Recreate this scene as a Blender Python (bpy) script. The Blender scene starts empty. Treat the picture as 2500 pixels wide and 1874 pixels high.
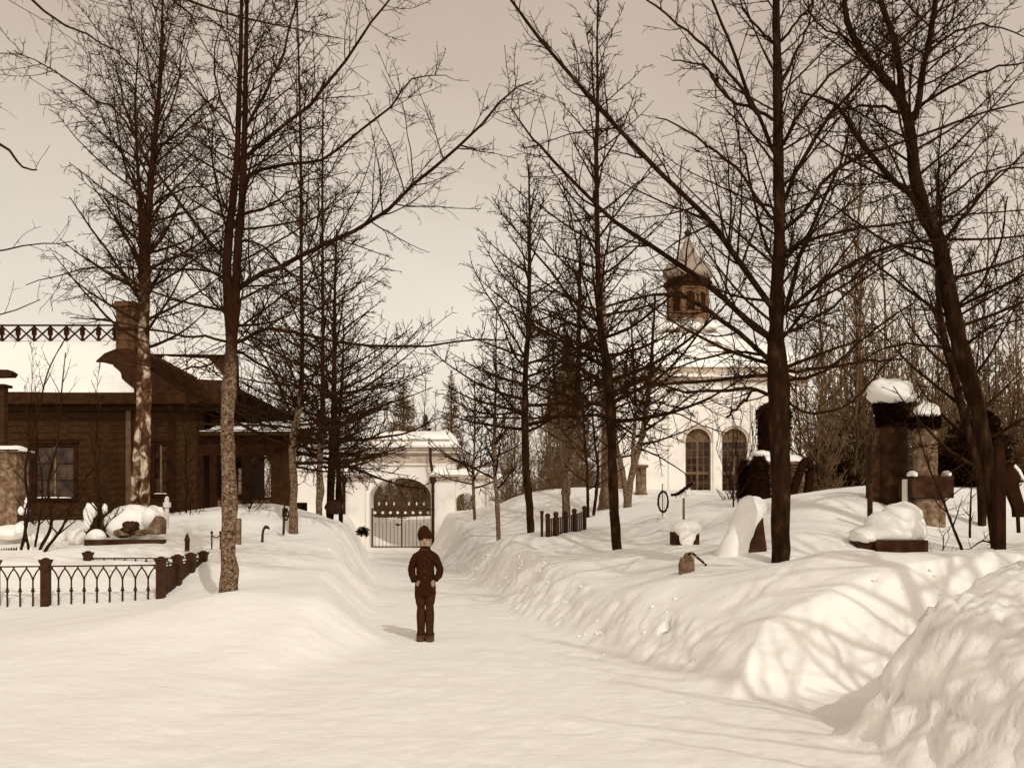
import bpy, math, random
import numpy as np
from mathutils import Vector

random.seed(7)
RNG = np.random.default_rng(7)
scene = bpy.context.scene

# ------------------------------------------------------------------ camera
F, U0, V0, EYE = 2680.0, 1250.0, 1240.0, 1.8      # focal length, principal point and horizon in photo pixels; eye height
cam_d = bpy.data.cameras.new('camera')
cam = bpy.data.objects.new('camera', cam_d)
scene.collection.objects.link(cam)
cam_d.sensor_width = 36.0
cam_d.lens = 36.0 * F / 2500.0
cam_d.shift_y = (V0 - 937.0) / 2500.0
cam_d.clip_start = 0.1
cam_d.clip_end = 2000
cam.location = (0, 0, EYE)
cam.rotation_euler = (math.radians(90), 0, 0)
scene.camera = cam

# ------------------------------------------------------------------ light
SUN_EL = math.radians(35)
SH = Vector((-0.35, 0.937)).normalized()          # horizontal direction in which the shadows fall
world = bpy.data.worlds.new('World')
scene.world = world
world.use_nodes = True
nt = world.node_tree
nt.nodes.clear()
def N(tree, kind, **kw):
    n = tree.nodes.new(kind)
    for k, v in kw.items():
        if k.startswith('i_'):
            key = k[2:]
            n.inputs[int(key) if key.isdigit() else key.replace('_', ' ')].default_value = v
        else:
            setattr(n, k, v)
    return n
sky = N(nt, 'ShaderNodeTexSky', sky_type='NISHITA', sun_disc=False)
sky.sun_elevation = SUN_EL
sky.sun_rotation = math.atan2(-SH.x, -SH.y)
sky.air_density = 1.0; sky.dust_density = 2.5; sky.ozone_density = 1.0
bw = N(nt, 'ShaderNodeRGBToBW')
nt.links.new(sky.outputs[0], bw.inputs[0])
tc = N(nt, 'ShaderNodeTexCoord')
mp = N(nt, 'ShaderNodeMapping')
mp.inputs['Scale'].default_value = (1.0, 1.0, 2.6)
nt.links.new(tc.outputs['Generated'], mp.inputs[0])
nz = N(nt, 'ShaderNodeTexNoise', i_Scale=3.1, i_Detail=6.0, i_Roughness=0.55)
nz.inputs['Distortion'].default_value = 0.5
nt.links.new(mp.outputs[0], nz.inputs['Vector'])
cr = N(nt, 'ShaderNodeMapRange')                   # thin veil of cloud over the whole sky
cr.inputs['From Min'].default_value = 0.3; cr.inputs['From Max'].default_value = 0.7
cr.inputs['To Min'].default_value = 0.93; cr.inputs['To Max'].default_value = 1.09
nt.links.new(nz.outputs[0], cr.inputs['Value'])
# veiled sky: brightness of the clear sky, lifted by the cloud veil
l1 = N(nt, 'ShaderNodeMath', operation='MULTIPLY_ADD'); l1.inputs[1].default_value = 1.12; l1.inputs[2].default_value = 1.85
nt.links.new(bw.outputs[0], l1.inputs[0])
l1m = N(nt, 'ShaderNodeMath', operation='MINIMUM'); l1m.inputs[1].default_value = 15.0
nt.links.new(l1.outputs[0], l1m.inputs[0])
l2 = N(nt, 'ShaderNodeMath', operation='MULTIPLY')
nt.links.new(l1m.outputs[0], l2.inputs[0]); nt.links.new(cr.outputs[0], l2.inputs[1])
tr = N(nt, 'ShaderNodeMapRange')
tr.inputs['From Min'].default_value = 3.7; tr.inputs['From Max'].default_value = 6.0
nt.links.new(l2.outputs[0], tr.inputs['Value'])
tint = N(nt, 'ShaderNodeValToRGB')
tint.color_ramp.elements[0].color = (1.13, 0.898, 0.735, 1)
tint.color_ramp.elements[1].color = (1.05, 0.945, 0.805, 1)
nt.links.new(tr.outputs[0], tint.inputs[0])
vm = N(nt, 'ShaderNodeVectorMath', operation='SCALE')
nt.links.new(tint.outputs[0], vm.inputs[0]); nt.links.new(l2.outputs[0], vm.inputs['Scale'])
bg = N(nt, 'ShaderNodeBackground'); bg.inputs['Strength'].default_value = 0.15
nt.links.new(vm.outputs[0], bg.inputs[0])
wo = N(nt, 'ShaderNodeOutputWorld')
nt.links.new(bg.outputs[0], wo.inputs[0])

sun_d = bpy.data.lights.new('sun', 'SUN')
sun_d.energy = 2.0
sun_d.angle = math.radians(0.6)
sun_d.color = (1.0, 0.97, 0.92)
sun = bpy.data.objects.new('sun', sun_d)
scene.collection.objects.link(sun)
ldir = Vector((SH.x * math.cos(SUN_EL), SH.y * math.cos(SUN_EL), -math.sin(SUN_EL)))
sun.rotation_euler = ldir.to_track_quat('-Z', 'Y').to_euler()
sun.location = (20, -40, 40)

vs = scene.view_settings
vs.view_transform = 'Standard'; vs.look = 'None'; vs.gamma = 1.0
vs.exposure = -0.31
vs.use_curve_mapping = False
scene.cycles.max_bounces = 7
scene.cycles.diffuse_bounces = 5

# ------------------------------------------------------------------ helpers
def PX(u, Y): return (u - U0) / F * Y
def PZ(v, Y): return EYE + (V0 - v) / F * Y
def P(u, v, Y): return np.array((PX(u, Y), Y, PZ(v, Y)))

def _hash(ix, iy, s):
    h = (ix * 374761393 + iy * 668265263 + s * 974634777) & 0xffffffff
    h = ((h ^ (h >> 13)) * 1274126177) & 0xffffffff
    return ((h ^ (h >> 16)) & 0xffff) / 65535.0
def vnoise(x, y, s=0):
    x = np.asarray(x, float); y = np.asarray(y, float)
    ix = np.floor(x).astype(np.int64); iy = np.floor(y).astype(np.int64)
    fx = x - ix; fy = y - iy
    fx = fx * fx * (3 - 2 * fx); fy = fy * fy * (3 - 2 * fy)
    a = _hash(ix, iy, s); b = _hash(ix + 1, iy, s); c = _hash(ix, iy + 1, s); d = _hash(ix + 1, iy + 1, s)
    return (a * (1 - fx) + b * fx) * (1 - fy) + (c * (1 - fx) + d * fx) * fy - 0.5
def fbm(x, y, s=0, o=4):
    r = 0; a = 1.0
    for i in range(o):
        r = r + a * vnoise(x * 2 ** i + 17.3 * i, y * 2 ** i - 9.1 * i, s + i); a *= 0.5
    return r
def worley(x, y, s=0):
    x = np.asarray(x, float); y = np.asarray(y, float)
    ix = np.floor(x).astype(np.int64); iy = np.floor(y).astype(np.int64); best = np.full(x.shape, 9.0)
    for dx in (-1, 0, 1):
        for dy in (-1, 0, 1):
            cx, cy = ix + dx, iy + dy
            best = np.minimum(best, np.hypot(cx + _hash(cx, cy, s) - x, cy + _hash(cx, cy, s + 7) - y))
    return best
def _h3(ix, iy, iz, s): return _hash(ix + iz * 1013, iy - iz * 797, s + 31)
def vnoise3(p, s=0):
    i = np.floor(p).astype(np.int64); f = p - i; f = f * f * (3 - 2 * f); r = 0
    for dx in (0, 1):
        for dy in (0, 1):
            for dz in (0, 1):
                w = np.where(dx, f[:, 0], 1-f[:, 0]) * np.where(dy, f[:, 1], 1-f[:, 1]) * np.where(dz, f[:, 2], 1-f[:, 2])
                r = r + w * _h3(i[:, 0]+dx, i[:, 1]+dy, i[:, 2]+dz, s)
    return r - .5
def worley3(p, s=0):
    i = np.floor(p).astype(np.int64); best = np.full(len(p), 9.0); second = np.full(len(p), 9.0)
    for dx in (-1, 0, 1):
        for dy in (-1, 0, 1):
            for dz in (-1, 0, 1):
                c = i + np.array([dx, dy, dz])
                q = np.stack([c[:, k] + _h3(c[:, 0], c[:, 1], c[:, 2], s + 5 * k) for k in range(3)], -1)
                d = np.linalg.norm(q - p, axis=1)
                second = np.minimum(np.maximum(d, best), second); best = np.minimum(best, d)
    return best, second
def sstep(a, b, x):
    t = np.clip((x - a) / (b - a), 0, 1)
    return t * t * (3 - 2 * t)

class Root:
    pass
def root_loc(o):
    while o.parent: o = o.parent
    return np.array(o.location)

def link(o, parent=None):
    scene.collection.objects.link(o)
    if parent is not None: o.parent = parent
    return o
def tag(o, label=None, cat=None, group=None, kind=None):
    if label: o['label'] = label
    if cat: o['category'] = cat
    if group: o['group'] = group
    if kind: o['kind'] = kind
    return o
def thing(name, loc, label, cat, group=None):
    o = bpy.data.objects.new(name, None)
    o.empty_display_size = 0.2
    o.location = [float(c) for c in loc]
    link(o); tag(o, label, cat, group)
    return o
def mesh_np(name, v, quads, mat, smooth=False):
    """v (n,3), quads (m,k) arrays, or a list of such face arrays"""
    if not isinstance(quads, list): quads = [quads]
    quads = [np.asarray(q, dtype=np.int32) for q in quads if len(q)]
    me = bpy.data.meshes.new(name)
    v = np.asarray(v, dtype=np.float32)
    me.vertices.add(len(v)); me.vertices.foreach_set('co', v.ravel())
    loops = np.concatenate([q.ravel() for q in quads])
    sizes = np.concatenate([np.full(len(q), q.shape[1], dtype=np.int32) for q in quads])
    me.loops.add(len(loops)); me.loops.foreach_set('vertex_index', loops)
    me.polygons.add(len(sizes))
    starts = np.concatenate([[0], np.cumsum(sizes)[:-1]]).astype(np.int32)
    me.polygons.foreach_set('loop_start', starts)
    me.polygons.foreach_set('loop_total', sizes)
    me.polygons.foreach_set('use_smooth', np.full(len(sizes), smooth))
    me.update(calc_edges=True)
    me.validate()
    if mat: me.materials.append(mat)
    return me
def put(name, me, parent=None, loc=(0, 0, 0), rz=0.0, label=None, cat=None, group=None, kind=None):
    o = bpy.data.objects.new(name, me)
    o.location = [float(c) for c in loc]; o.rotation_euler.z = rz
    link(o, parent); tag(o, label, cat, group, kind)
    return o

class MB:
    """collects shapes in world coordinates, links them as ONE mesh object"""
    def __init__(s): s.v = []; s.f = []
    def add(s, vs_, fs_):
        b = len(s.v)
        s.v += [tuple(float(c) for c in p) for p in vs_]
        s.f += [tuple(b + i for i in f) for f in fs_]
        return s
    def box(s, x0, x1, y0, y1, z0, z1):
        vs_ = [(x0,y0,z0),(x1,y0,z0),(x1,y1,z0),(x0,y1,z0),(x0,y0,z1),(x1,y0,z1),(x1,y1,z1),(x0,y1,z1)]
        return s.add(vs_, [(0,3,2,1),(4,5,6,7),(0,1,5,4),(1,2,6,5),(2,3,7,6),(3,0,4,7)])
    def bar(s, a, b, w, h=None):
        """square bar from a to b"""
        h = h or w
        a = Vector([float(c) for c in a]); b = Vector([float(c) for c in b]); t = (b - a).normalized()
        ref = Vector((0, 0, 1)) if abs(t.z) < .9 else Vector((0, 1, 0))
        p = t.cross(ref).normalized() * w / 2; q = t.cross(p).normalized() * h / 2
        vs_ = [c + i * p + j * q for c in (a, b) for i, j in ((-1,-1),(1,-1),(1,1),(-1,1))]
        return s.add(vs_, [(0,3,2,1),(4,5,6,7),(0,1,5,4),(1,2,6,5),(2,3,7,6),(3,0,4,7)])
    def tube(s, pts, rad, n=8, cap=True):
        pts = [Vector([float(c) for c in p]) for p in pts]
        if not hasattr(rad, '__len__'): rad = [rad] * len(pts)
        vs_ = []; m = len(pts)
        ref = None
        for i, p in enumerate(pts):
            t = (pts[min(i + 1, m - 1)] - pts[max(i - 1, 0)]).normalized()
            if ref is None: ref = Vector((0, 0, 1)) if abs(t.z) < .9 else Vector((0, 1, 0))
            a = t.cross(ref).normalized(); b = t.cross(a).normalized()
            for k in range(n):
                an = 2 * math.pi * k / n
                vs_.append(p + (a * math.cos(an) + b * math.sin(an)) * rad[i])
        fs_ = [(i*n+k, i*n+(k+1)%n, (i+1)*n+(k+1)%n, (i+1)*n+k) for i in range(m-1) for k in range(n)]
        if cap: fs_ += [tuple(range(n))[::-1], tuple((m-1)*n+k for k in range(n))]
        return s.add(vs_, fs_)
    def lathe(s, cx, cy, prof, n=16, rot=0.0, sx=1.0, sy=1.0):
        vs_ = []
        for r, z in prof:
            for k in range(n):
                an = 2 * math.pi * k / n + rot
                vs_.append((cx + r * sx * math.cos(an), cy + r * sy * math.sin(an), z))
        m = len(prof)
        fs_ = [(i*n+k, i*n+(k+1)%n, (i+1)*n+(k+1)%n, (i+1)*n+k) for i in range(m-1) for k in range(n)]
        fs_ += [tuple(range(n))[::-1], tuple((m-1)*n+k for k in range(n))]
        return s.add(vs_, fs_)
    def prism(s, poly, y0, y1):
        """polygon in (x,z) extruded along y"""
        n = len(poly)
        vs_ = [(x, y0, z) for x, z in poly] + [(x, y1, z) for x, z in poly]
        fs_ = [tuple(range(n)), tuple(range(n, 2*n))[::-1]] + [(i, i+n, (i+1)%n+n, (i+1)%n) for i in range(n)]
        return s.add(vs_, fs_)
    def blob(s, c, r, seed=0, amp=.12, n=20, m=12, flat=None, fr=1.6):
        """lumpy rounded mass; flat = z below which it is cut flat"""
        vs_ = []
        for i in range(m + 1):
            th = math.pi * i / m
            for k in range(n):
                ph = 2 * math.pi * k / n
                d = Vector((math.sin(th)*math.cos(ph), math.sin(th)*math.sin(ph), math.cos(th)))
                q = 1 + amp * 2 * float(fbm(d.x * fr + seed * 3.1 + d.z * fr * .7, d.y * fr + 5 - d.z * fr * .6, seed, 3))
                z = c[2] + d.z * r[2] * q
                if flat is not None: z = max(z, flat)
                vs_.append((c[0] + d.x * r[0] * q, c[1] + d.y * r[1] * q, z))
        fs_ = [(i*n+k, (i+1)*n+k, (i+1)*n+(k+1)%n, i*n+(k+1)%n) for i in range(m) for k in range(n)]
        return s.add(vs_, fs_)
    def build(s, name, mat, parent=None, smooth=False, bevel=0, **kw):
        v = np.array(s.v)
        if parent is not None:
            O = root_loc(parent)
        else:
            O = np.array(((v[:,0].min()+v[:,0].max())/2, (v[:,1].min()+v[:,1].max())/2, v[:,2].min()))
        me = bpy.data.meshes.new(name)
        me.from_pydata([tuple(p) for p in (v - O)], [], s.f)
        me.materials.append(mat)
        if smooth: me.polygons.foreach_set('use_smooth', [True] * len(me.polygons))
        me.validate(); me.update()
        o = put(name, me, parent, (0, 0, 0) if parent is not None else O, **kw)
        if bevel:
            b = o.modifiers.new('bevel', 'BEVEL'); b.width = bevel; b.segments = 2; b.limit_method = 'ANGLE'
        return o

# ------------------------------------------------------------------ materials
def material(name, stops, scale=3.0, rough=0.85, bump=0.2, bscale=None, detail=6.0, stretch=(1,1,1), spec=0.2, metallic=0.0, dist=0.0, nrough=.6, dark_above=None):
    """procedural: a noise through a colour ramp, and a noise bump"""
    m = bpy.data.materials.new(name); m.use_nodes = True
    t = m.node_tree; b = t.nodes['Principled BSDF']
    co = N(t, 'ShaderNodeTexCoord'); mp_ = N(t, 'ShaderNodeMapping'); mp_.inputs['Scale'].default_value = stretch
    t.links.new(co.outputs['Object'], mp_.inputs[0])
    n1 = N(t, 'ShaderNodeTexNoise', i_Scale=scale, i_Detail=detail, i_Roughness=nrough)
    n1.inputs['Distortion'].default_value = dist
    t.links.new(mp_.outputs[0], n1.inputs['Vector'])
    r = N(t, 'ShaderNodeValToRGB')
    els = r.color_ramp.elements
    while len(els) < len(stops): els.new(0.5)
    for e, (p_, c_) in zip(els, stops): e.position = p_; e.color = (*c_, 1)
    t.links.new(n1.outputs[0], r.inputs[0])
    if dark_above:      # lichen and white bark end at some height up the stem
        sx_ = N(t, 'ShaderNodeSeparateXYZ'); t.links.new(co.outputs['Object'], sx_.inputs[0])
        n3 = N(t, 'ShaderNodeTexNoise', i_Scale=2.5, i_Detail=3.0); t.links.new(co.outputs['Object'], n3.inputs['Vector'])
        ad = N(t, 'ShaderNodeMath', operation='MULTIPLY_ADD'); ad.inputs[1].default_value = 2.2; t.links.new(n3.outputs[0], ad.inputs[0]); t.links.new(sx_.outputs['Z'], ad.inputs[2])
        mr = N(t, 'ShaderNodeMapRange'); mr.inputs['From Min'].default_value = dark_above[0] + 1.1; mr.inputs['From Max'].default_value = dark_above[1] + 1.1
        t.links.new(ad.outputs[0], mr.inputs['Value'])
        mx = N(t, 'ShaderNodeMix', data_type='RGBA'); t.links.new(mr.outputs[0], mx.inputs['Factor'])
        t.links.new(r.outputs[0], mx.inputs['A']); mx.inputs['B'].default_value = (.032, .012, .005, 1)
        t.links.new(mx.outputs['Result'], b.inputs['Base Color'])
    else:
        t.links.new(r.outputs[0], b.inputs['Base Color'])
    b.inputs['Roughness'].default_value = rough
    b.inputs['Specular IOR Level'].default_value = spec
    b.inputs['Metallic'].default_value = metallic
    if bump:
        n2 = N(t, 'ShaderNodeTexNoise', i_Scale=bscale or scale * 4, i_Detail=6.0, i_Roughness=.65)
        t.links.new(mp_.outputs[0], n2.inputs['Vector'])
        bp = N(t, 'ShaderNodeBump', i_Strength=bump); bp.inputs['Distance'].default_value = 0.02
        t.links.new(n2.outputs[0], bp.inputs['Height']); t.links.new(bp.outputs[0], b.inputs['Normal'])
    return m
M = {}
M['snow'] = material('snow', [(0.3, (.875,.845,.785)), (0.7, (.92,.897,.845))], scale=1.3, rough=.8, bump=.25, bscale=26, spec=.05)
def second_bump(m, scale, strength, dist):
    t = m.node_tree; b = t.nodes['Principled BSDF']
    co = N(t, 'ShaderNodeTexCoord'); n = N(t, 'ShaderNodeTexNoise', i_Scale=scale, i_Detail=5.0, i_Roughness=.6)
    t.links.new(co.outputs['Object'], n.inputs['Vector'])
    bp = N(t, 'ShaderNodeBump', i_Strength=strength); bp.inputs['Distance'].default_value = dist
    t.links.new(n.outputs[0], bp.inputs['Height'])
    if b.inputs['Normal'].links: t.links.new(b.inputs['Normal'].links[0].from_socket, bp.inputs['Normal'])
    t.links.new(bp.outputs[0], b.inputs['Normal'])
second_bump(M['snow'], 5.0, .28, .08)
M['bark_dark'] = material('dark_bark', [(.35,(.012,.0042,.0014)),(.55,(.026,.011,.004)),(.75,(.070,.038,.018))], scale=9, bump=.9, stretch=(1,1,.35), spec=.05)
M['bark_mottled'] = material('lichen_mottled_bark', [(.38,(.050,.023,.011)),(.49,(.12,.070,.038)),(.58,(.27,.19,.125)),(.72,(.42,.33,.24))], scale=24, bump=.8, stretch=(1,1,1.3), dist=1.3, detail=4, spec=.05, dark_above=(2.5,3.7))
M['bark_birch'] = material('birch_bark', [(.42,(.045,.018,.008)),(.52,(.12,.062,.030)),(.60,(.50,.41,.31)),(.75,(.66,.57,.46))], scale=4.6, bump=.6, stretch=(1,1,.8), dist=.8, detail=7, spec=.05, dark_above=(3.2,5.2))
M['twig'] = material('twig_bark', [(.3,(.016,.006,.0018)),(.7,(.040,.019,.0065))], scale=6, bump=0, spec=.03)
M['twig_hazed'] = material('hazed_twig_bark', [(.3,(.085,.047,.022)),(.7,(.16,.10,.052))], scale=2, bump=0, spec=.03)  # paler than the near twigs: distance haze put into the colour
M['iron'] = material('cast_iron', [(.3,(.030,.010,.004)),(.7,(.062,.025,.010))], scale=12, rough=.6, bump=.3, spec=.1)
M['plank'] = material('weathered_plank', [(.3,(.024,.009,.003)),(.55,(.048,.023,.009)),(.8,(.085,.045,.019))], scale=3.2, bump=.5, stretch=(1,1,9), detail=8, spec=.05)
M['trim'] = material('dark_painted_trim', [(.3,(.014,.0045,.0018)),(.7,(.038,.014,.0055))], scale=4, bump=.2, spec=.05)
M['roof_board'] = material('bare_roof', [(.3,(.020,.007,.0028)),(.7,(.055,.023,.0095))], scale=5, bump=.5, spec=.05)
M['brick'] = material('sooty_chimney_plaster', [(.3,(.045,.018,.008)),(.7,(.14,.075,.038))], scale=5, bump=.5, spec=.05)
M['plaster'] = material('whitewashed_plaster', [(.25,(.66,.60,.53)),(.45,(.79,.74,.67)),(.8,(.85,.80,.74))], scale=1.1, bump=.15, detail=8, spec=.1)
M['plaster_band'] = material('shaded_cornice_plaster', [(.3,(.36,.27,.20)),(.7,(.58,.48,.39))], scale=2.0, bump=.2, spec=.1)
M['dome'] = material('tinned_sheet_roof', [(.3,(.20,.15,.115)),(.7,(.33,.26,.205))], scale=3.0, rough=.55, bump=.1, spec=.3)
M['drum'] = material('weathered_drum_plaster', [(.3,(.10,.05,.024)),(.7,(.19,.11,.058))], scale=3.0, bump=.2, spec=.05)
M['glass'] = material('dark_window_glass', [(.4,(.016,.005,.002)),(.7,(.08,.045,.026))], scale=2.5, rough=.15, bump=0, spec=.35)
M['frame'] = material('brown_window_frame', [(.3,(.10,.055,.028)),(.7,(.19,.12,.07))], scale=6, bump=.1, spec=.1)
M['granite_dark'] = material('dark_granite', [(.3,(.016,.005,.002)),(.5,(.042,.017,.007)),(.75,(.085,.042,.020))], scale=5, bump=.4, detail=9, spec=.1)
M['granite'] = material('grey_granite', [(.3,(.08,.04,.02)),(.5,(.17,.105,.062)),(.7,(.36,.26,.18))], scale=9, bump=.4, detail=9, spec=.1)
M['spruce'] = material('spruce_green', [(.3,(.009,.003,.0013)),(.7,(.028,.010,.0042))], scale=12, bump=.3, spec=.03)
M['white_paint'] = material('white_paint', [(.3,(.72,.66,.58)),(.7,(.82,.77,.70))], scale=8, bump=.05)
M['cloth'] = material('dark_wool', [(.3,(.020,.0065,.0026)),(.7,(.042,.015,.006))], scale=26, rough=.95, bump=.5, bscale=60, spec=.03)
M['cloth_b'] = material('brown_wool', [(.3,(.032,.011,.0045)),(.7,(.060,.024,.010))], scale=26, rough=.95, bump=.6, bscale=50, spec=.03)
M['leather'] = material('boot_leather', [(.3,(.04,.016,.007)),(.7,(.11,.055,.028))], scale=20, rough=.5, bump=.3)
M['skin'] = material('skin', [(.3,(.30,.205,.135)),(.7,(.40,.29,.20))], scale=9, rough=.6, bump=.05)
M['hair'] = material('hair', [(.3,(.022,.007,.003)),(.7,(.05,.02,.008))], scale=40, bump=.4)

# ------------------------------------------------------------------ terrain
PATH = np.array([(0.8,-12,3.2),(0.5,3,2.9),(0.1,7,2.62),(-.02,8.8,2.55),(-.15,9.9,2.2),(-.25,11,2.0),(-.45,14.7,1.22),(-1.0,18,1.25),(-1.8,24,1.2),(-3.2,35,1.2),(-5.0,48.5,1.45),(-5.1,51.5,1.6)])
SIDE = np.array([(1.0,8.9,.9),(2.2,9.4,.85),(3.6,10.2,.5),(6,11.0,.4),(14,12,.4)])
CTRL = [  # x, y, z of the snow surface away from the trodden paths
 (-6,7,.16),(-3,7.5,.10),(-10,8,.3),(-12,2,.4),(-5,0,.2),(-9,12,.30),(-5,11.5,.22),(-3.2,12,.22),(-2.5,14,.42),(-2.4,17,.62),(-3,19,.75),
 (-8.6,17,.30),(-7.0,16.9,.28),(-5.6,16.9,.40),(-4.9,17,.50),(-3.9,15,.70),(-5,14.5,.42),(-3.6,22,.95),(-5.2,26,1.19),(-5.64,32,.95),(-5.96,36,1.0),
 (-6.2,19.2,.80),(-7.2,19.4,.86),(-8.2,19.6,1.0),(-10,19.5,1.03),(-5.0,19.0,.86),(-4.6,18.2,.66),(-6.4,18.2,.6),
 (-8,21,1.13),(-6.6,21,1.17),(-9.8,21.5,1.1),(-5.2,22,1.1),(-9.6,31,1.45),(-8,30.5,1.62),(-6.3,29.5,1.93),(-5.9,28.7,1.8),(-12,31,1.4),(-16,24,1.25),(-16,32,1.4),(-12,25,1.2),
 (-6.9,44,1.25),(-6.3,40,1.1),(-8,36,1.5),(-9,46,1.6),(-12,44,1.7),
 (3.67,15,1.0),(3.54,12.5,1.36),(3.3,11.7,1.05),(2.85,12.5,.96),(2.4,12.2,.66),(4.5,11.9,1.30),(5.2,12.2,1.34),(8,12.5,1.4),(4.2,13.5,1.15),
 (3.2,8.0,1.02),(3.1,7.6,.95),(3.3,9.3,1.0),(3.9,8.4,1.22),(3.7,9.2,1.15),(3.0,6.4,.7),(5,8,1.35),(5,5,1.3),(4,3,1.1),(8,6,1.4),(8,9,1.4),(6,0,1.2),(3.4,5,.8),
 (0.3,22,.93),(1.0,20,.88),(1.7,17.2,.74),(1.5,15.4,.58),(2.3,14.5,.96),(1.9,13.6,.62),(2.9,16,1.08),(2.1,23,.82),(0.54,31,1.1),(-1.0,30,.75),(-.7,34,.95),(-1.4,42,1.3),
 (1.3,26,1.22),(3,26,1.2),(3.8,26,1.62),(2.6,19,1.15),(3.0,19,1.15),(4,19,1.2),(5.9,20,2.1),(4.9,19,1.7),(4.9,17,1.45),(4,22,1.4),(7.2,19,1.5),(5.5,16,1.12),(6.5,16.5,1.2),(9.4,22,2.1),(6.3,14,1.25),(9,15,1.6),
 (2.5,33,1.65),(4,30,1.75),(3.6,36,1.85),(-1.5,45,1.7),(0,42,2.2),(.5,38,1.6),(2,45,2.4),(5,50,2.4),(9,53,2.4),(13,53,2.5),(8,40,2.2),(9,30,2.3),(14,30,2.6),(20,30,3.0),(30,50,3.3),(20,18,2.4),
 (-5,55,1.25),(-7.5,55,1.3),(-2.5,56,1.4),(-5,62,1.35),(-5,80,1.5),(-12,62,1.4),(-3,70,1.5),(0,62,2.0),(-30,50,1.7),(-30,20,1.0),(-20,10,.5),(12,70,2.4),(30,80,3),(-30,85,1.5),(15,0,1.6),(30,10,2.2),(-15,-10,.4),(6,-10,.9)]
CTRL = np.array(CTRL, float)
def _tps_phi(r2): return 0.5 * r2 * np.log(r2 + 1e-9)
_n = len(CTRL)
_A = np.zeros((_n + 3, _n + 3))
_d2 = ((CTRL[:, None, :2] - CTRL[None, :, :2]) ** 2).sum(-1)
_A[:_n, :_n] = _tps_phi(_d2) + np.eye(_n) * 0.25
_A[:_n, _n] = 1; _A[:_n, _n + 1:] = CTRL[:, :2]; _A[_n, :_n] = 1; _A[_n + 1:, :_n] = CTRL[:, :2].T
_W = np.linalg.solve(_A, np.concatenate([CTRL[:, 2], [0, 0, 0]]))
def path_d(x, y, pl):
    """signed distance beyond the edge of a path of varying half width"""
    best = np.full(x.shape, 1e9)
    for a, b in zip(pl[:-1], pl[1:]):
        dx, dy = b[0]-a[0], b[1]-a[1]
        t = np.clip(((x-a[0])*dx + (y-a[1])*dy) / (dx*dx+dy*dy), 0, 1)
        d = np.hypot(x-a[0]-t*dx, y-a[1]-t*dy) - (a[2] + t*(b[2]-a[2]))
        best = np.minimum(best, d)
    return best
def height(x, y, detail=True):
    x = np.asarray(x, float); y = np.asarray(y, float); sh = x.shape
    x = x.ravel(); y = y.ravel()
    z = np.empty_like(x)
    for i in range(0, len(x), 40000):
        xs, ys = x[i:i+40000], y[i:i+40000]
        d2 = (xs[:, None]-CTRL[None, :, 0])**2 + (ys[:, None]-CTRL[None, :, 1])**2
        z[i:i+40000] = _tps_phi(d2) @ _W[:_n] + _W[_n] + xs*_W[_n+1] + ys*_W[_n+2]
    z = np.clip(z, .05, 3.6)
    z += .10 * fbm(x*.45, y*.45, 11, 3) * sstep(.1, .5, z)
    wob = .18 * fbm(x*.9, y*.9, 3, 3)
    d1 = path_d(x, y, PATH) + wob * sstep(6, 13, y)
    right = x > np.interp(y, PATH[:, 1], PATH[:, 0])
    k1 = sstep(-.12, np.where(right, np.where(y < 10, .62, .80), .95), d1)
    d2_ = path_d(x, y, SIDE) + wob * .6
    k2 = sstep(-.08, .68, d2_)
    k = np.minimum(k1, k2)
    floor_ = .02 + .012 * fbm(x*1.3, y*1.3, 5, 3)
    zz = floor_ + (z - floor_) * k
    if detail:
        near = np.clip(1.4 - y / 45, .3, 1)
        slope = np.exp(-((k - .5) / .32) ** 2)            # shovelled faces of the banks
        # scuffs run down the bank, obliquely
        a = x * .82 + y * .57; b = -x * .57 + y * .82
        side = np.where(right, 1.0, .22) * sstep(6, 11, y + np.where(right, 8, 0)) 
        zz += slope * side * .028 * fbm(a * 1.6, b * 6.5, 21, 4) * near
        zz += slope * side * .035 * np.abs(fbm(x * 7.5, y * 7.5, 23, 3)) * near
        zz += slope * side * .03 * fbm(b * 1.1 + zz * 9, a * 2.2 - zz * 7, 27, 3)
        blk = sstep(1.9, 2.6, x) * sstep(11, 9.6, y) * sstep(.1, .4, zz)
        wx, wy = x + .16 * vnoise(x*3, y*3, 61) + zz * .35, y + .16 * vnoise(x*3, y*3, 62) - zz * .35
        ch = .075 * (1 - worley(wx * 2.6, wy * 2.6, 3)) ** 1.5 + .035 * (1 - worley(wx * 6.5, wy * 6.5, 4)) + .012 * fbm(x * 18, y * 18, 35, 3)
        ch = ch * (1 - .85 * slope)
        msk = np.clip(vnoise(x * 1.1, y * 1.1, 63) * 1.6 + .75, 0, 1)
        zz += blk * (.14 * fbm(x * 1.5, y * 1.5, 31, 2) + .0 * ch * msk)
        zz += slope * side * np.where(right, 1, 0) * (1 - blk) * ch * .3 * np.clip(vnoise(x * .8, y * .8, 64) * 2 + .5, 0, 1)
        zz += .014 * fbm(x * 2.5, y * 2.5, 41, 4)
        tread = sstep(.35, -.2, d1)
        zz += tread * (.009 * fbm(x * 3.2, y * 1.1, 51, 4) + .008 * fbm(x * 8, y * 5, 53, 2) + .009 * (.6 - worley(x * 3.1 + .2 * vnoise(x*5, y*5, 66), y * 2.2, 9)) * np.clip(vnoise(x*.7, y*.4, 67) * 2 + .4, 0, 1)) * sstep(60, 20, y)
    return zz.reshape(sh)
def G(x, y): return float(height(np.array([x]), np.array([y]))[0])

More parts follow.
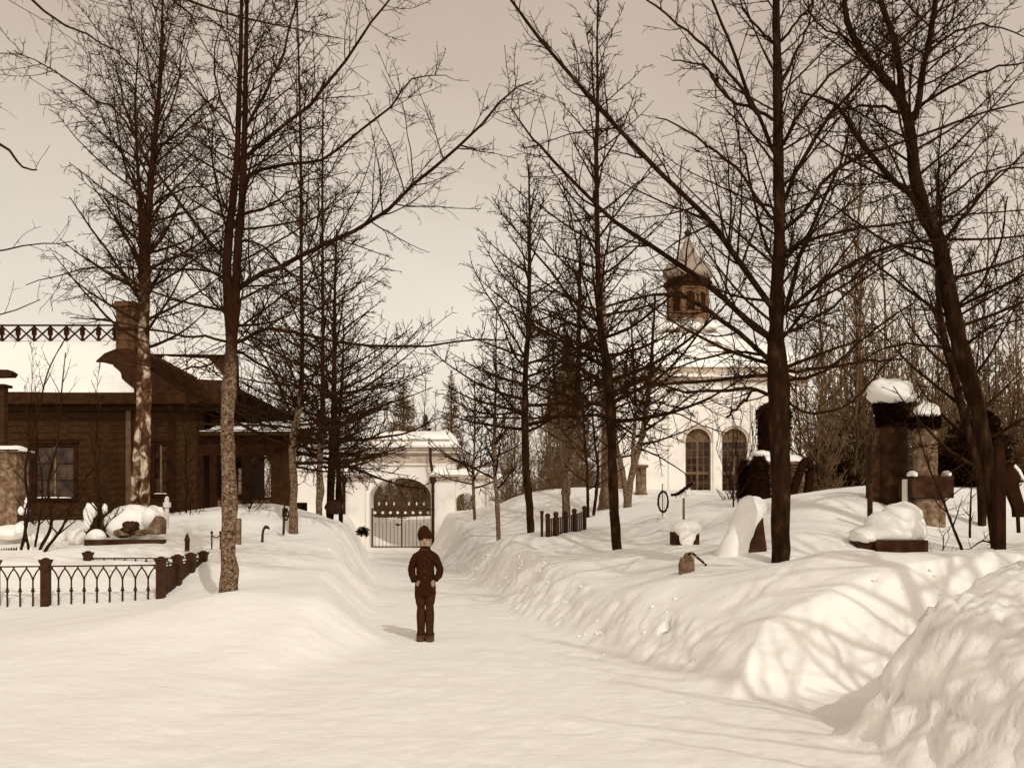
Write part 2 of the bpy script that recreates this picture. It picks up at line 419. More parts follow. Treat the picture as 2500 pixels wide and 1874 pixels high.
def build_ground():
    ys = np.concatenate([np.linspace(-14, 2, 40), 2 * np.exp(np.linspace(0, math.log(95/2), 760))[1:]])
    t = np.linspace(-1, 1, 561)
    t = np.sign(t) * np.abs(t) ** 1.15
    X = t[None, :] * (np.maximum(ys, 4)[:, None] * .72 + 5)
    Yg = np.repeat(ys[:, None], len(t), 1)
    Z = height(X, Yg)
    r, c = X.shape
    idx = np.arange(r * c).reshape(r, c)
    q = np.stack([idx[:-1, :-1], idx[:-1, 1:], idx[1:, 1:], idx[1:, :-1]], -1).reshape(-1, 4)
    # broken, shovelled snow: the surface is pushed in and out along its normal by clumps
    P3 = np.stack([X, Yg, Z], -1)
    du = np.zeros_like(P3); dv = np.zeros_like(P3)
    du[:, 1:-1] = P3[:, 2:] - P3[:, :-2]; dv[1:-1] = P3[2:] - P3[:-2]
    du[:, 0] = du[:, 1]; du[:, -1] = du[:, -2]; dv[0] = dv[1]; dv[-1] = dv[-2]
    nr = np.cross(du.reshape(-1, 3), dv.reshape(-1, 3)); nr /= np.maximum(np.linalg.norm(nr, axis=1, keepdims=True), 1e-9)
    v = P3.reshape(-1, 3).copy()
    x_, y_, z_ = v.T
    sl = 1 - np.clip(nr[:, 2], 0, 1)
    right = x_ > np.interp(y_, PATH[:, 1], PATH[:, 0])
    bm = sstep(1.7, 2.4, x_) * sstep(10.6, 9.4, y_) * sstep(.08, .3, z_) * (y_ > 3)
    am = sstep(.04, .25, sl) * np.where(right, 1, .12) * sstep(50, 22, y_) * (np.abs(x_) < 8) * (y_ > 5)
    msk = np.maximum(bm, am * .50)
    idm = np.nonzero(msk > .02)[0]
    p = v[idm]
    pw = p + .10 * np.stack([vnoise3(p * 4, 1), vnoise3(p * 4, 2), vnoise3(p * 4, 3)], -1)
    f1, f2 = worley3(pw * 2.3, 4); g1, g2 = worley3(pw * 6.0 + 3, 5); h1 = vnoise3(p * 15, 6) + .5 * vnoise3(p * 31, 7)
    patch = np.clip(vnoise3(p * .9, 8) * 2.6 + .62, 0.05, 1); patch2 = np.clip(vnoise3(p * 1.6, 9) * 3 + .5, 0, 1)
    d = patch * (.26 * (np.minimum(f2 - f1, .45) - .2)) + patch2 * .11 * (np.minimum(g2 - g1, .45) - .18) + .022 * h1 * (.35 + patch)
    v[idm] += nr[idm] * (d * msk[idm])[:, None]
    me = mesh_np('snow_ground', v, q, M['snow'], True)
    put('snow_ground', me, kind='structure', label='deep shovelled snow with a trodden path cut through it')
    far = MB()
    far.add([(-900,-900,-.4),(900,-900,-.4),(900,900,-.4),(-900,900,-.4)], [(0,1,2,3)])
    far.build('far_snow_field', M['snow'], kind='structure', label='snow field reaching to the horizon')
build_ground()
def build_clods():
    rng = np.random.default_rng(17)
    n0 = 60000
    y = rng.uniform(6.2, 44, n0) ** 1.0; x = rng.uniform(-6, 7, n0)
    h = height(x, y); hx_ = height(x + .15, y); hy_ = height(x, y + .15)
    sl = np.hypot(hx_ - h, hy_ - h) / .15
    d1 = path_d(x, y, PATH); d2 = path_d(x, y, SIDE)
    right = x > np.interp(y, PATH[:, 1], PATH[:, 0])
    w = np.where(right, 1.0, .12) * np.clip(sl - .12, 0, 1.2) * np.clip(1.1 - np.minimum(np.abs(d1 - .35), np.abs(d2 - .4)) / .75, 0, 1)
    w *= ~((x > 2.0) & (y < 10))
    patch = np.clip(vnoise(x * 1.3, y * 1.3, 71) * 2.4 + .35, 0, 1) ** 1.5
    keep = rng.random(n0) < w * patch * .6
    x, y, h = x[keep], y[keep], h[keep]
    m = len(x); r = .006 + .022 * rng.random(m) ** 3
    r = np.where((y > 16), r * 1.3, r)
    # 20 face lump
    ph = (1 + 5 ** .5) / 2
    ico = np.array([(-1,ph,0),(1,ph,0),(-1,-ph,0),(1,-ph,0),(0,-1,ph),(0,1,ph),(0,-1,-ph),(0,1,-ph),(ph,0,-1),(ph,0,1),(-ph,0,-1),(-ph,0,1)]) / 1.9
    fc = np.array([(0,11,5),(0,5,1),(0,1,7),(0,7,10),(0,10,11),(1,5,9),(5,11,4),(11,10,2),(10,7,6),(7,1,8),(3,9,4),(3,4,2),(3,2,6),(3,6,8),(3,8,9),(4,9,5),(2,4,11),(6,2,10),(8,6,7),(9,8,1)])
    v = ico[None] * (1 + .3 * rng.normal(size=(m, 12, 1))) * r[:, None, None] * np.array([1.2, 1.2, .8])
    v = v + np.stack([x, y, h - r * .15], -1)[:, None]
    q = fc[None] + (np.arange(m) * 12)[:, None, None]
    me = mesh_np('snow_clods', v.reshape(-1, 3), q.reshape(-1, 3), M['snow'], True)
    put('snow_clods', me, kind='stuff', label='loose clods of shovelled snow along the banks')
build_clods()

# ------------------------------------------------------------------ trees
def catmull(pts, n):
    pts = np.asarray(pts, float)
    p = np.vstack([2*pts[0]-pts[1], pts, 2*pts[-1]-pts[-2]])
    m = len(pts) - 1
    s = np.linspace(0, m, n); i = np.minimum(s.astype(int), m - 1); t = (s - i)[:, None]
    a, b, c, d = p[i], p[i+1], p[i+2], p[i+3]
    return .5 * ((2*b) + (-a+c)*t + (2*a-5*b+4*c-d)*t**2 + (-a+3*b-3*c+d)*t**3)
def nrm(v): return v / np.maximum(np.linalg.norm(v, axis=-1, keepdims=True), 1e-9)
def tubes(Pp, R, sides):
    """Pp (N,K,3), R (N,K) -> verts, quads"""
    Nn, K, _ = Pp.shape
    t = np.empty_like(Pp); t[:, 1:-1] = Pp[:, 2:] - Pp[:, :-2]; t[:, 0] = Pp[:, 1]-Pp[:, 0]; t[:, -1] = Pp[:, -1]-Pp[:, -2]
    t = nrm(t)
    m = nrm(t.mean(1))
    ref = np.where(np.abs(m[:, 2:3]) < .7, np.array([[0, 0, 1.]]), np.array([[0, 1., 0]]))[:, None, :]
    a = nrm(np.cross(t, ref)); b = np.cross(t, a)
    an = np.arange(sides) * 2 * math.pi / sides
    v = Pp[:, :, None, :] + R[:, :, None, None] * (a[:, :, None, :] * np.cos(an)[:, None] + b[:, :, None, :] * np.sin(an)[:, None])
    idx = np.arange(Nn*K*sides).reshape(Nn, K, sides)
    nx = np.roll(idx, -1, 2)
    q = np.stack([idx[:, :-1], nx[:, :-1], nx[:, 1:], idx[:, 1:]], -1).reshape(-1, 4)
    return v.reshape(-1, 3), q
def grow(Pp, R, dens, ratio, ang, K, rng, rr=.6, trop=.05, jit=.12, s0=.15, lmin=.05, lmax=9., rmin=.003, cap=None, taper=.35, down=0.0, shape=.6):
    Nn, Kp, _ = Pp.shape
    seg = np.linalg.norm(Pp[:, 1:] - Pp[:, :-1], axis=-1); L = seg.sum(1)
    n = np.floor(L * dens + rng.random(Nn)).astype(int)
    if cap: n = np.minimum(n, cap)
    idx = np.repeat(np.arange(Nn), n); C = len(idx)
    if C == 0: return np.zeros((0, K, 3)), np.zeros((0, K))
    s = s0 + (1 - s0) * rng.random(C)
    fpos = s * (Kp - 1); i = np.minimum(fpos.astype(int), Kp - 2); w = (fpos - i)[:, None]
    p0 = Pp[idx, i] * (1-w) + Pp[idx, i+1] * w
    t = nrm(Pp[idx, i+1] - Pp[idx, i])
    rp = R[idx, i] * (1-w[:, 0]) + R[idx, i+1] * w[:, 0]
    rnd = nrm(rng.normal(size=(C, 3)))
    n1 = nrm(np.cross(t, rnd))
    al = np.radians(rng.uniform(ang[0], ang[1], C))[:, None]
    d = t * np.cos(al) + n1 * np.sin(al)
    d[:, 2] -= down; d = nrm(d)
    ln = np.clip(L[idx] * ratio * (1.12 - s) ** shape * rng.uniform(.5, 1.25, C), lmin, lmax)
    st = ln / (K - 1)
    out = np.empty((C, K, 3)); out[:, 0] = p0
    bend = rng.normal(size=(C, 3)) * jit * .5
    for k in range(1, K):
        out[:, k] = out[:, k-1] + d * st[:, None]
        d = d + rng.normal(size=(C, 3)) * jit + bend
        d[:, 2] += trop
        d = nrm(d)
    r0 = np.maximum(np.minimum(rp * rr, rp * .9), rmin)
    rad = r0[:, None] * np.linspace(1, taper, K)[None, :]
    return out, np.maximum(rad, rmin * .7)

def crown_mesh(name, sets, mat):
    V = []; Q = []; b = 0
    for Pp, R, sd in sets:
        if len(Pp) == 0: continue
        v, q = tubes(Pp, R, sd); V.append(v); Q.append(q + b); b += len(v)
    return mesh_np(name, np.vstack(V), np.vstack(Q), mat, False)

def auto_limbs(stem, r, n, rng, s0=.35, s1=.98, len0=3.0, len1=.8, ang0=75, ang1=35, K=9, trop=.06, rr=.45, jit=.05, side=None):
    """n limbs up one stem, long and flat low down, short and steep at the top"""
    Kp = len(stem)
    s = np.sort(s0 + (s1 - s0) * (np.arange(n) + rng.random(n)) / n)
    f = s * (Kp - 1); i = np.minimum(f.astype(int), Kp - 2); w = (f - i)[:, None]
    p0 = stem[i] * (1-w) + stem[i+1] * w
    rp = r[i] * (1-w[:, 0]) + r[i+1] * w[:, 0]
    q = (s - s0) / max(s1 - s0, 1e-6)
    an = np.radians(ang0 + (ang1 - ang0) * q + rng.normal(size=n) * 7)
    az = np.arange(n) * 2.4 + rng.random(n) * 1.2
    d = np.stack([np.sin(an)*np.cos(az), np.sin(an)*np.sin(az), np.cos(an)], -1)
    ln = (len0 + (len1 - len0) * q ** .9) * rng.uniform(.75, 1.2, n)
    out = np.empty((n, K, 3)); out[:, 0] = p0
    for k in range(1, K):
        out[:, k] = out[:, k-1] + d * (ln / (K-1))[:, None]
        d = d + rng.normal(size=(n, 3)) * jit; d[:, 2] += trop; d = nrm(d)
    rad = (np.minimum(rp * .8, rp * rr + .002))[:, None] * np.linspace(1, .25, K)[None, :]
    return out, rad

def make_tree(name, label, cat, group, Y, stems, limbs=(), auto=None, seed=1, l2=.34, l2max=2.8, bark='bark_dark', d2=5, d3=7, d4=0, rmin=.004, r2=.45, twig='twig', cap2=None, sink=.5, droop=0.0, ang=(35, 70), trop2=.05, limb_seg=16):
    """stems: list of [(u, v, width px, dY?)...]; limbs: ([(u,v)...], w0 px, w1 px, depth change)"""
    rng = np.random.default_rng(seed)
    S = []; SR = []
    for st in stems:
        pts = []; rad = []
        for q in st:
            y = Y + (q[3] if len(q) > 3 else 0)
            pts.append(P(q[0], q[1], y)); rad.append(q[2] / 2 / F * y)
        S.append(np.array(pts)); SR.append(np.array(rad))
    base = S[0][0].copy()
    g = G(base[0], base[1])
    base[2] = min(g, base[2]) - .04
    root = thing(name, base, label, cat, group)
    O = base
    V = []; Q = []; b = 0
    SS = []
    for j, (pts, rad) in enumerate(zip(S, SR)):
        if j == 0:
            pts = np.vstack([[pts[0][0], pts[0][1], base[2] - sink], pts]); rad = np.concatenate([[rad[0] * 1.12], rad])
        n = 44
        c = catmull(pts, 160); rr_ = np.interp(np.linspace(0, 1, 160), np.linspace(0, 1, len(rad)), rad)
        al = np.concatenate([[0], np.cumsum(np.linalg.norm(np.diff(c, axis=0), axis=1))]); tt = np.linspace(0, al[-1], n)
        c = np.stack([np.interp(tt, al, c[:, k]) for k in range(3)], -1); rr_ = np.maximum(np.interp(tt, al, rr_), .004)
        c[1:-1] += rng.normal(size=(n-2, 3)) * np.minimum(rr_[1:-1, None] * .05, .006)
        rr_ = rr_ * (1 + .06 * rng.normal(size=n))
        SS.append((c, rr_))
        v, q = tubes(c[None], rr_[None], 12)
        V.append(v); Q.append(q + b); b += len(v)
    me = mesh_np('trunk', np.vstack(V) - O, np.vstack(Q), M[bark], True)
    put('trunk', me, root)
    LP = []; LR = []
    for li in limbs:
        pl, w0, w1 = li[0], li[1], li[2]; dY = li[3] if len(li) > 3 else 0
        y0 = Y + (li[4] if len(li) > 4 else 0)
        ts = np.linspace(0, 1, len(pl))
        pts = np.array([P(q[0], q[1], y0 + dY * t_) for q, t_ in zip(pl, ts)])
        allc = np.vstack([c_ for c_, _ in SS]); dd = np.linalg.norm(allc - pts[0] + np.array([0, 0, .06]), axis=1); j_ = int(dd.argmin())
        if dd[j_] < .45: pts = np.vstack([allc[j_], pts])      # root the limb in the heart of the stem
        c = catmull(pts, limb_seg)
        c[1:-1] += rng.normal(size=(limb_seg-2, 3)) * .012
        r = np.linspace(1, 0, limb_seg) ** .8
        rad = (w1 + (w0 - w1) * r) / 2 / F * y0
        LP.append(c); LR.append(rad)
        v, q = tubes(c[None], rad[None], 8)
        put('branch', mesh_np('branch', v - O, q, M[twig if rad[0] < .03 else 'bark_dark'], True), root)
    aP = []; aR = []
    if auto:
        for j, a in enumerate(auto):
            a = dict(a); k = a.pop('stem', 0); n = a.pop('n')
            o_, r_ = auto_limbs(SS[k][0], SS[k][1], n, rng, **a)
            aP.append(o_); aR.append(r_)
    sets = []
    parents = []
    if LP: parents.append((np.array(LP), np.array(LR)))
    for o_, r_ in zip(aP, aR):
        parents.append((o_, r_)); sets.append((o_, r_, 5))
    for Pp, R in parents:
        a, ra = grow(Pp, R, d2, l2, ang, 7, rng, rr=r2, trop=trop2 - droop * .5, jit=.08, s0=.10, lmin=.2, lmax=l2max, rmin=rmin * 1.3, cap=cap2)
        sets.append((a, ra, 4))
        c_, rc = grow(a, ra, d3, .42, (30, 75), 5, rng, rr=.55, trop=.04 - droop, jit=.16, s0=.08, lmin=.09, lmax=.9, rmin=rmin)
        sets.append((c_, rc, 3))
        if d4:
            e_, re = grow(c_, rc, d4, .5, (30, 75), 4, rng, rr=.7, trop=.03 - droop, jit=.2, s0=.1, lmin=.05, lmax=.4, rmin=rmin * .85)
            sets.append((e_, re, 3))
    if sets:
        me = crown_mesh('crown', [(p_ - O, r_, s_) for p_, r_, s_ in sets], M[twig])
        put('crown', me, root)
    return root

# ---- the two big allee trees in front
make_tree('linden_tree', 'large twin stemmed bare tree with lichen mottled trunk beside the iron fence', 'tree', 'bare trees lining the path', 15.0,
  [[(560,1433,45),(557,1340,38),(560,1200,37),(556,1060,34),(560,930,33),(566,840,31),(560,740,27),(553,650,23),(565,520,20),(578,400,16),(583,250,13),(588,100,10),(591,-60,7)],
   [(566,840,24),(575,740,23),(578,640,21),(590,500,19),(594,400,17),(598,280,14),(600,150,11),(604,-60,8)]],
  [([(570,712),(640,665),(700,645),(790,600),(905,542),(1017,452),(1085,384),(1175,305),(1243,226),(1300,198)],15,2.5,-1.0),
   ([(597,388),(684,312),(772,240),(827,169),(900,63),(950,0),(985,-50)],12,3,.8),
   ([(599,312),(640,240),(672,180),(692,127),(722,0),(732,-60)],10,3,-.6),
   ([(586,447),(625,418),(738,397),(802,380),(900,304),(960,250),(1010,190),(1090,184)],11,2,.6),
   ([(552,640),(480,550),(422,473),(371,409),(291,274),(228,245),(127,169),(42,130)],10,2,1.2),
   ([(556,685),(498,658),(371,658),(253,650),(139,671),(63,696)],7,2,.8),
   ([(560,835),(500,822),(434,816),(368,805),(250,780),(170,775)],8,2,-.8),
   ([(575,838),(640,806),(700,806),(791,830),(960,847),(1090,838),(1232,830)],11,3,-.5),
   ([(580,528),(640,512),(700,470),(760,440),(850,420)],7,2,1.0),
   ([(578,585),(640,600),(700,660),(760,700),(830,720)],7,2,1.2),
   ([(588,360),(540,240),(520,150),(540,60),(560,0)],5,2,-.4),
   ([(570,540),(520,420),(520,300),(480,200)],6,2,1.0),
   ([(556,770),(500,720),(440,640),(420,560)],6,2,-1.0),
   ([(574,855),(650,900),(730,940),(800,960),(880,960)],8,2,.8),
   ([(572,800),(640,760),(720,700),(790,640),(860,630)],7,2,1.3),
   ([(556,862),(480,900),(400,900),(300,880)],7,2,1.2)],
  auto=[dict(stem=0, n=26, s0=.45, s1=.99, len0=2.2, len1=1.4, ang0=75, ang1=45, rr=.25), dict(stem=1, n=24, s0=.3, s1=.99, len0=1.8, len1=1.2, ang0=70, ang1=40, rr=.3)],
  seed=3, bark='bark_mottled', d2=7.5, d3=8.5, d4=6, rmin=.0046, r2=.38)

make_tree('linden_tree', 'tall thick dark bare tree behind the big snow mound on the right', 'tree', 'bare trees lining the path', 15.0,
  [[(1905,1390,44),(1907,1250,45),(1905,1120,47),(1903,1020,52),(1904,950,56),(1897,880,46),(1896,800,38),(1897,700,33),(1903,600,30),(1901,400,27),(1898,200,23),(1895,60,20),(1893,-80,16)]],
  [([(1880,752),(1790,616),(1732,543),(1700,511),(1560,371),(1462,262),(1391,181),(1315,89),(1247,0),(1210,-50)],17,4,-1.2),
   ([(1872,822),(1765,732),(1669,650),(1597,599),(1520,552),(1462,506),(1370,414),(1323,359),(1290,325),(1247,262)],16,3,.8),
   ([(1880,884),(1790,802),(1705,744),(1664,722),(1604,720),(1500,741),(1420,770)],15,3,-.9),
   ([(1880,915),(1763,924),(1650,935),(1560,948),(1460,960)],11,3,1.0),
   ([(1880,962),(1834,946),(1763,954),(1678,953),(1600,936),(1500,900)],11,3,-.8),
   ([(1882,872),(1820,862),(1777,865),(1707,879),(1593,919),(1500,960)],9,2,1.4),
   ([(1887,535),(1836,464),(1786,401),(1727,354),(1663,312),(1600,287)],10,3,1.2),
   ([(1887,371),(1849,279),(1811,186),(1777,97),(1739,0),(1725,-50)],12,4,-.8),
   ([(1887,290),(1840,265),(1790,245),(1743,198),(1722,160),(1680,152),(1642,148)],10,3,.9),
   ([(1888,640),(1849,527),(1824,405),(1802,338),(1790,250)],9,3,1.2),
   ([(1849,279),(1800,200),(1743,135),(1680,76),(1600,17),(1560,-20)],9,3,-.8,-.3),
   ([(1885,100),(1850,70),(1820,30),(1800,-20)],8,3,-.8),
   ([(1912,565),(1963,515),(2022,430),(2106,380),(2190,354),(2317,304),(2500,249)],12,4,-1.0),
   ([(1914,628),(1960,592),(2022,572),(2130,555),(2233,540),(2360,524),(2520,511)],10,3,.8),
   ([(1912,500),(1946,414),(2005,312),(2106,194),(2180,115),(2233,63),(2296,0)],12,4,1.0),
   ([(1910,350),(1940,296),(1980,236),(2064,156),(2180,100),(2260,30)],10,3,-.9),
   ([(1914,762),(1940,680),(1959,612),(2001,515),(2047,414),(2068,329),(2075,250)],13,4,1.3),
   ([(1914,765),(1980,712),(2040,668),(2106,629),(2191,599),(2258,587),(2400,580),(2510,574)],12,4,-1.0),
   ([(1916,812),(2000,770),(2090,700),(2170,640),(2250,610)],9,3,1.0),
   ([(1920,905),(2010,898),(2100,884),(2200,878)],11,4,.6),
   ([(1918,930),(1990,915),(2060,870),(2150,790),(2230,740)],10,3,-1.0),
   ([(1912,200),(1950,110),(1980,40),(1990,-30)],8,3,.8),
   ([(1908,100),(1940,60),(1980,10),(2010,-40)],8,3,-.5),
   ([(1916,980),(1990,1010),(2080,980),(2150,900),(2200,860)],9,3,1.4),
   ([(1840,953),(1812,985),(1775,1018)],7,6,-.3)],
  auto=[dict(stem=0, n=34, s0=.36, s1=.99, len0=2.6, len1=1.7, ang0=75, ang1=45, rr=.20)],
  seed=5, bark='bark_dark', d2=6.0, d3=7.0, d4=5, rmin=.0046, r2=.38)

# ---- further trees of the allee
AL = dict(group='bare trees lining the path', cat='tree', name='linden_tree')
def allee(label, Y, stems, limbs=(), auto=None, **kw):
    return make_tree('linden_tree', label, 'tree', 'bare trees lining the path', Y, stems, limbs, auto, **kw)
allee('mottled bare tree standing right of the wooden veranda', 26.0,
  [[(717,1303,24),(716,1240,21),(718,1190,20),(714,1130,18),(716,1070,18),(727,1015,16),(735,950,13),(738,850,11),(736,700,9),(735,500,8),(733,300,6),(728,100,4),(724,-60,3)]],
  [([(716,1090),(690,1060),(640,1020),(600,1010)],6,2,-1),([(722,1040),(690,960),(650,880),(610,820),(590,770)],7,2,1),([(728,1010),(760,930),(810,860),(860,800),(900,760)],7,2,-1),([(736,960),(700,880),(660,780),(650,700)],6,2,.5)],
  auto=[dict(n=10, s0=.15, s1=.30, len0=3.0, len1=3.0, ang0=88, ang1=75, rr=.35, trop=.03), dict(n=44, s0=.15, s1=.99, len0=3.6, len1=1.0, ang0=82, ang1=32, rr=.5)], seed=11, bark='bark_mottled', d2=6.4, d3=8.0, rmin=.0072)
allee('slim bare tree with knotty trunk left of the white gate', 32.0,
  [[(778,1316,18),(779,1240,17),(782,1190,19),(780,1150,15),(783,1090,16),(787,1000,13),(788,850,9),(788,700,7),(787,500,6),(788,300,4),(789,200,3)]],
  auto=[dict(n=9, s0=.20, s1=.38, len0=3.2, len1=3.0, ang0=88, ang1=75, rr=.35, trop=.03), dict(n=46, s0=.19, s1=.99, len0=3.6, len1=1.0, ang0=88, ang1=34, rr=.5)], seed=12, bark='bark_mottled', d2=5.4, d3=6.2, rmin=.0085)
allee('dark bare tree nearest the left pier of the gate with crossing low branches', 36.0,
  [[(806,1303,17),(806,1240,18),(808,1170,20),(812,1090,18),(815,1000,15),(816,850,10),(818,700,7),(822,560,4)]],
  auto=[dict(n=9, s0=.28, s1=.46, len0=3.8, len1=3.4, ang0=86, ang1=75, rr=.35, trop=.02), dict(n=46, s0=.26, s1=.98, len0=4.0, len1=1.0, ang0=88, ang1=36, rr=.5)], seed=13, d2=5.4, d3=6.0, rmin=.0092)
make_tree('bare_tree', 'forked grey trunk growing close behind the gate side trees', 'tree', None, 38.0,
  [[(832,1262,10),(828,1215,19),(826,1160,11),(824,1100,10),(830,1000,8),(836,900,6),(840,780,3)]],
  auto=[dict(n=22, s0=.4, s1=.98, len0=3.0, len1=1.0, ang0=80, ang1=36)], seed=14, d2=3, d3=3.5, rmin=.009)
allee('straight bare tree on the snow bank right of the path, middle of the right row', 23.0,
  [[(1507,1357,27),(1500,1250,25),(1496,1150,24),(1491,1045,24),(1487,940,24),(1474,850,21),(1464,780,16),(1459,600,13),(1456,400,11),(1459,262,8),(1458,100,5),(1460,-20,3)]],
  [([(1488,1025),(1470,1012),(1360,1016),(1274,1021),(1129,1016)],9,3,-1),([(1478,868),(1420,780),(1370,700),(1310,620),(1240,540),(1200,480)],9,2,1),
   ([(1470,820),(1430,700),(1400,560),(1370,430)],7,2,.6),
   ([(1486,940),(1420,900),(1340,880),(1250,900),(1180,930)],7,2,1.4),([(1490,1000),(1560,980),(1640,990),(1700,1020)],6,2,1)],
  auto=[dict(n=54, s0=.27, s1=.99, len0=3.3, len1=.9, ang0=84, ang1=28, rr=.45)], seed=21, d2=6.6, d3=8.0, rmin=.0068)
allee('slender dark bare tree rising from the bank left of the grave fence', 31.0,
  [[(1296,1300,19),(1290,1200,19),(1283,1120,18),(1281,1000,16),(1284,900,13),(1290,780,11),(1293,600,8),(1292,480,5),(1291,400,3)]],
  [([(1282,1000),(1220,1010),(1150,1000),(1080,960)],7,2,-1),([(1286,880),(1240,800),(1190,720),(1150,640)],6,2,1)],
  auto=[dict(n=50, s0=.30, s1=.99, len0=3.4, len1=.9, ang0=85, ang1=30, rr=.5)], seed=22, d2=6.4, d3=7.2, rmin=.0086)
allee('thin young bare tree on the bank just right of the walking boy', 30.0,
  [[(1218,1337,11),(1214,1230,11),(1207,1140,9),(1207,1060,8),(1210,960,5),(1211,850,3.5),(1212,760,2.5)]],
  auto=[dict(n=30, s0=.3, s1=.99, len0=1.9, len1=.6, ang0=75, ang1=30, rr=.6)], seed=23, bark='bark_mottled', d2=5, d3=5.5, rmin=.0078)
allee('crooked thin sapling at the right edge of the small side arch', 42.0,
  [[(1159,1272,8),(1157,1220,7),(1155,1160,8),(1158,1100,5),(1160,1000,4),(1158,930,3)]],
  auto=[dict(n=30, s0=.3, s1=.99, len0=2.4, len1=.7, ang0=85, ang1=35, rr=.6)], seed=24, bark='bark_mottled', d2=4.8, d3=5.5, rmin=.011)
make_tree('bare_tree', 'tree forking low behind the dark iron grave fence on the right', 'tree', None, 34.0,
  [[(1382,1262,22),(1381,1200,21),(1386,1170,20),(1398,1120,14),(1408,1000,13),(1413,850,11),(1415,700,8),(1418,560,4)],[(1384,1180,14),(1374,1130,10),(1366,1040,8),(1352,900,6),(1345,760,3)]],
  auto=[dict(n=30, s0=.4, s1=.99, len0=3.2, len1=.9, ang0=80, ang1=32), dict(stem=1, n=18, s0=.3, s1=.99, len0=2.4, len1=.9, ang0=75, ang1=32)], seed=25, bark='bark_mottled', d2=5.5, d3=6, rmin=.0095)
make_tree('bare_tree', 'pair of thin stems rising right of the iron grave fence', 'tree', None, 32.0,
  [[(1436,1262,8),(1434,1180,7),(1432,1120,6),(1426,1050,4),(1420,960,3)],[(1449,1258,8),(1456,1200,8),(1460,1140,7),(1452,1080,6),(1446,1000,4),(1440,900,3)]],
  auto=[dict(n=14, s0=.3, s1=.99, len0=1.6, len1=.7, ang0=60, ang1=30, rr=.6), dict(stem=1, n=14, s0=.3, s1=.99, len0=1.6, len1=.7, ang0=60, ang1=30, rr=.6)], seed=26, d2=3.6, d3=3.6, rmin=.0078)
make_tree('bare_tree', 'v shaped twin stem tree in front of the white church wall', 'tree', None, 33.0,
  [[(1532,1238,22),(1538,1180,17),(1552,1120,15),(1568,1060,14),(1578,1000,13),(1586,930,11),(1592,850,8),(1600,720,4)],[(1530,1225,13),(1520,1150,13),(1506,1090,10),(1500,1000,8),(1490,880,5)],[(1545,1150,10),(1546,1080,10),(1552,1000,8),(1548,900,6),(1540,780,3)]],
  [([(1572,1050),(1620,1020),(1680,970),(1740,930)],6,2,-1),([(1560,1095),(1600,1110),(1650,1140),(1690,1170)],5,2,-1),([(1580,1000),(1650,1010),(1720,1040),(1780,1060)],5,2,1)],
  auto=[dict(n=22, s0=.35, s1=.99, len0=2.6, len1=.9, ang0=80, ang1=32), dict(stem=1, n=14, s0=.3, s1=.99, len0=2.2, len1=.8, ang0=70, ang1=32), dict(stem=2, n=14, s0=.2, s1=.99, len0=2.2, len1=.8, ang0=70, ang1=32)], seed=27, bark='bark_mottled', d2=5.6, d3=6.4, rmin=.0088)
make_tree('bare_tree', 'thick pale trunk flaring at its foot behind the straight tree', 'tree', None, 36.0,
  [[(1474,1252,34),(1476,1210,26),(1478,1150,22),(1478,1060,18),(1476,900,15),(1474,760,11),(1470,600,6)]],
  auto=[dict(n=20, s0=.45, s1=.99, len0=3.2, len1=.9, ang0=75, ang1=32)], seed=28, bark='granite', d2=5, d3=5.6, rmin=.0095)

# ---- birch on the left
make_tree('birch_tree', 'tall white barked birch with two trunks before the wooden house', 'tree', None, 22.0,
  [[(352,1245,27),(354,1150,26),(356,1050,27),(356,920,26),(352,800,25),(354,700,24),(356,600,22),(364,500,17),(372,400,15),(382,300,12),(392,180,9),(396,60,6),(398,-60,4)],
   [(329,1242,24),(332,1150,20),(338,1040,16),(344,900,17),(346,780,17),(346,650,15),(344,520,11),(336,400,8),(330,250,5),(340,100,3)]],
  [([(374,392),(410,340),(460,290),(520,240),(550,225)],8,2,-1),([(372,420),(330,330),(300,240),(280,140)],8,2,1),([(378,350),(420,260),(440,160),(450,60)],7,2,.8),
   ([(362,520),(330,460),(300,400),(285,300),(275,200)],7,2,-.8),([(366,540),(400,490),(450,460),(520,450),(560,430)],7,2,.9),([(384,290),(370,200),(350,110),(345,20)],6,2,-.6),
   ([(346,640),(300,560),(262,520),(230,495)],6,2,1),([(358,620),(400,560),(460,540),(520,530)],5,2,-1)],
  auto=[dict(n=62, s0=.36, s1=.99, len0=2.3, len1=2.1, ang0=68, ang1=38, rr=.32), dict(stem=1, n=34, s0=.45, s1=.99, len0=1.8, len1=1.6, ang0=60, ang1=38, rr=.35)],
  seed=31, bark='bark_birch', d2=6.5, d3=8, d4=5.0, rmin=.0052, droop=.10)

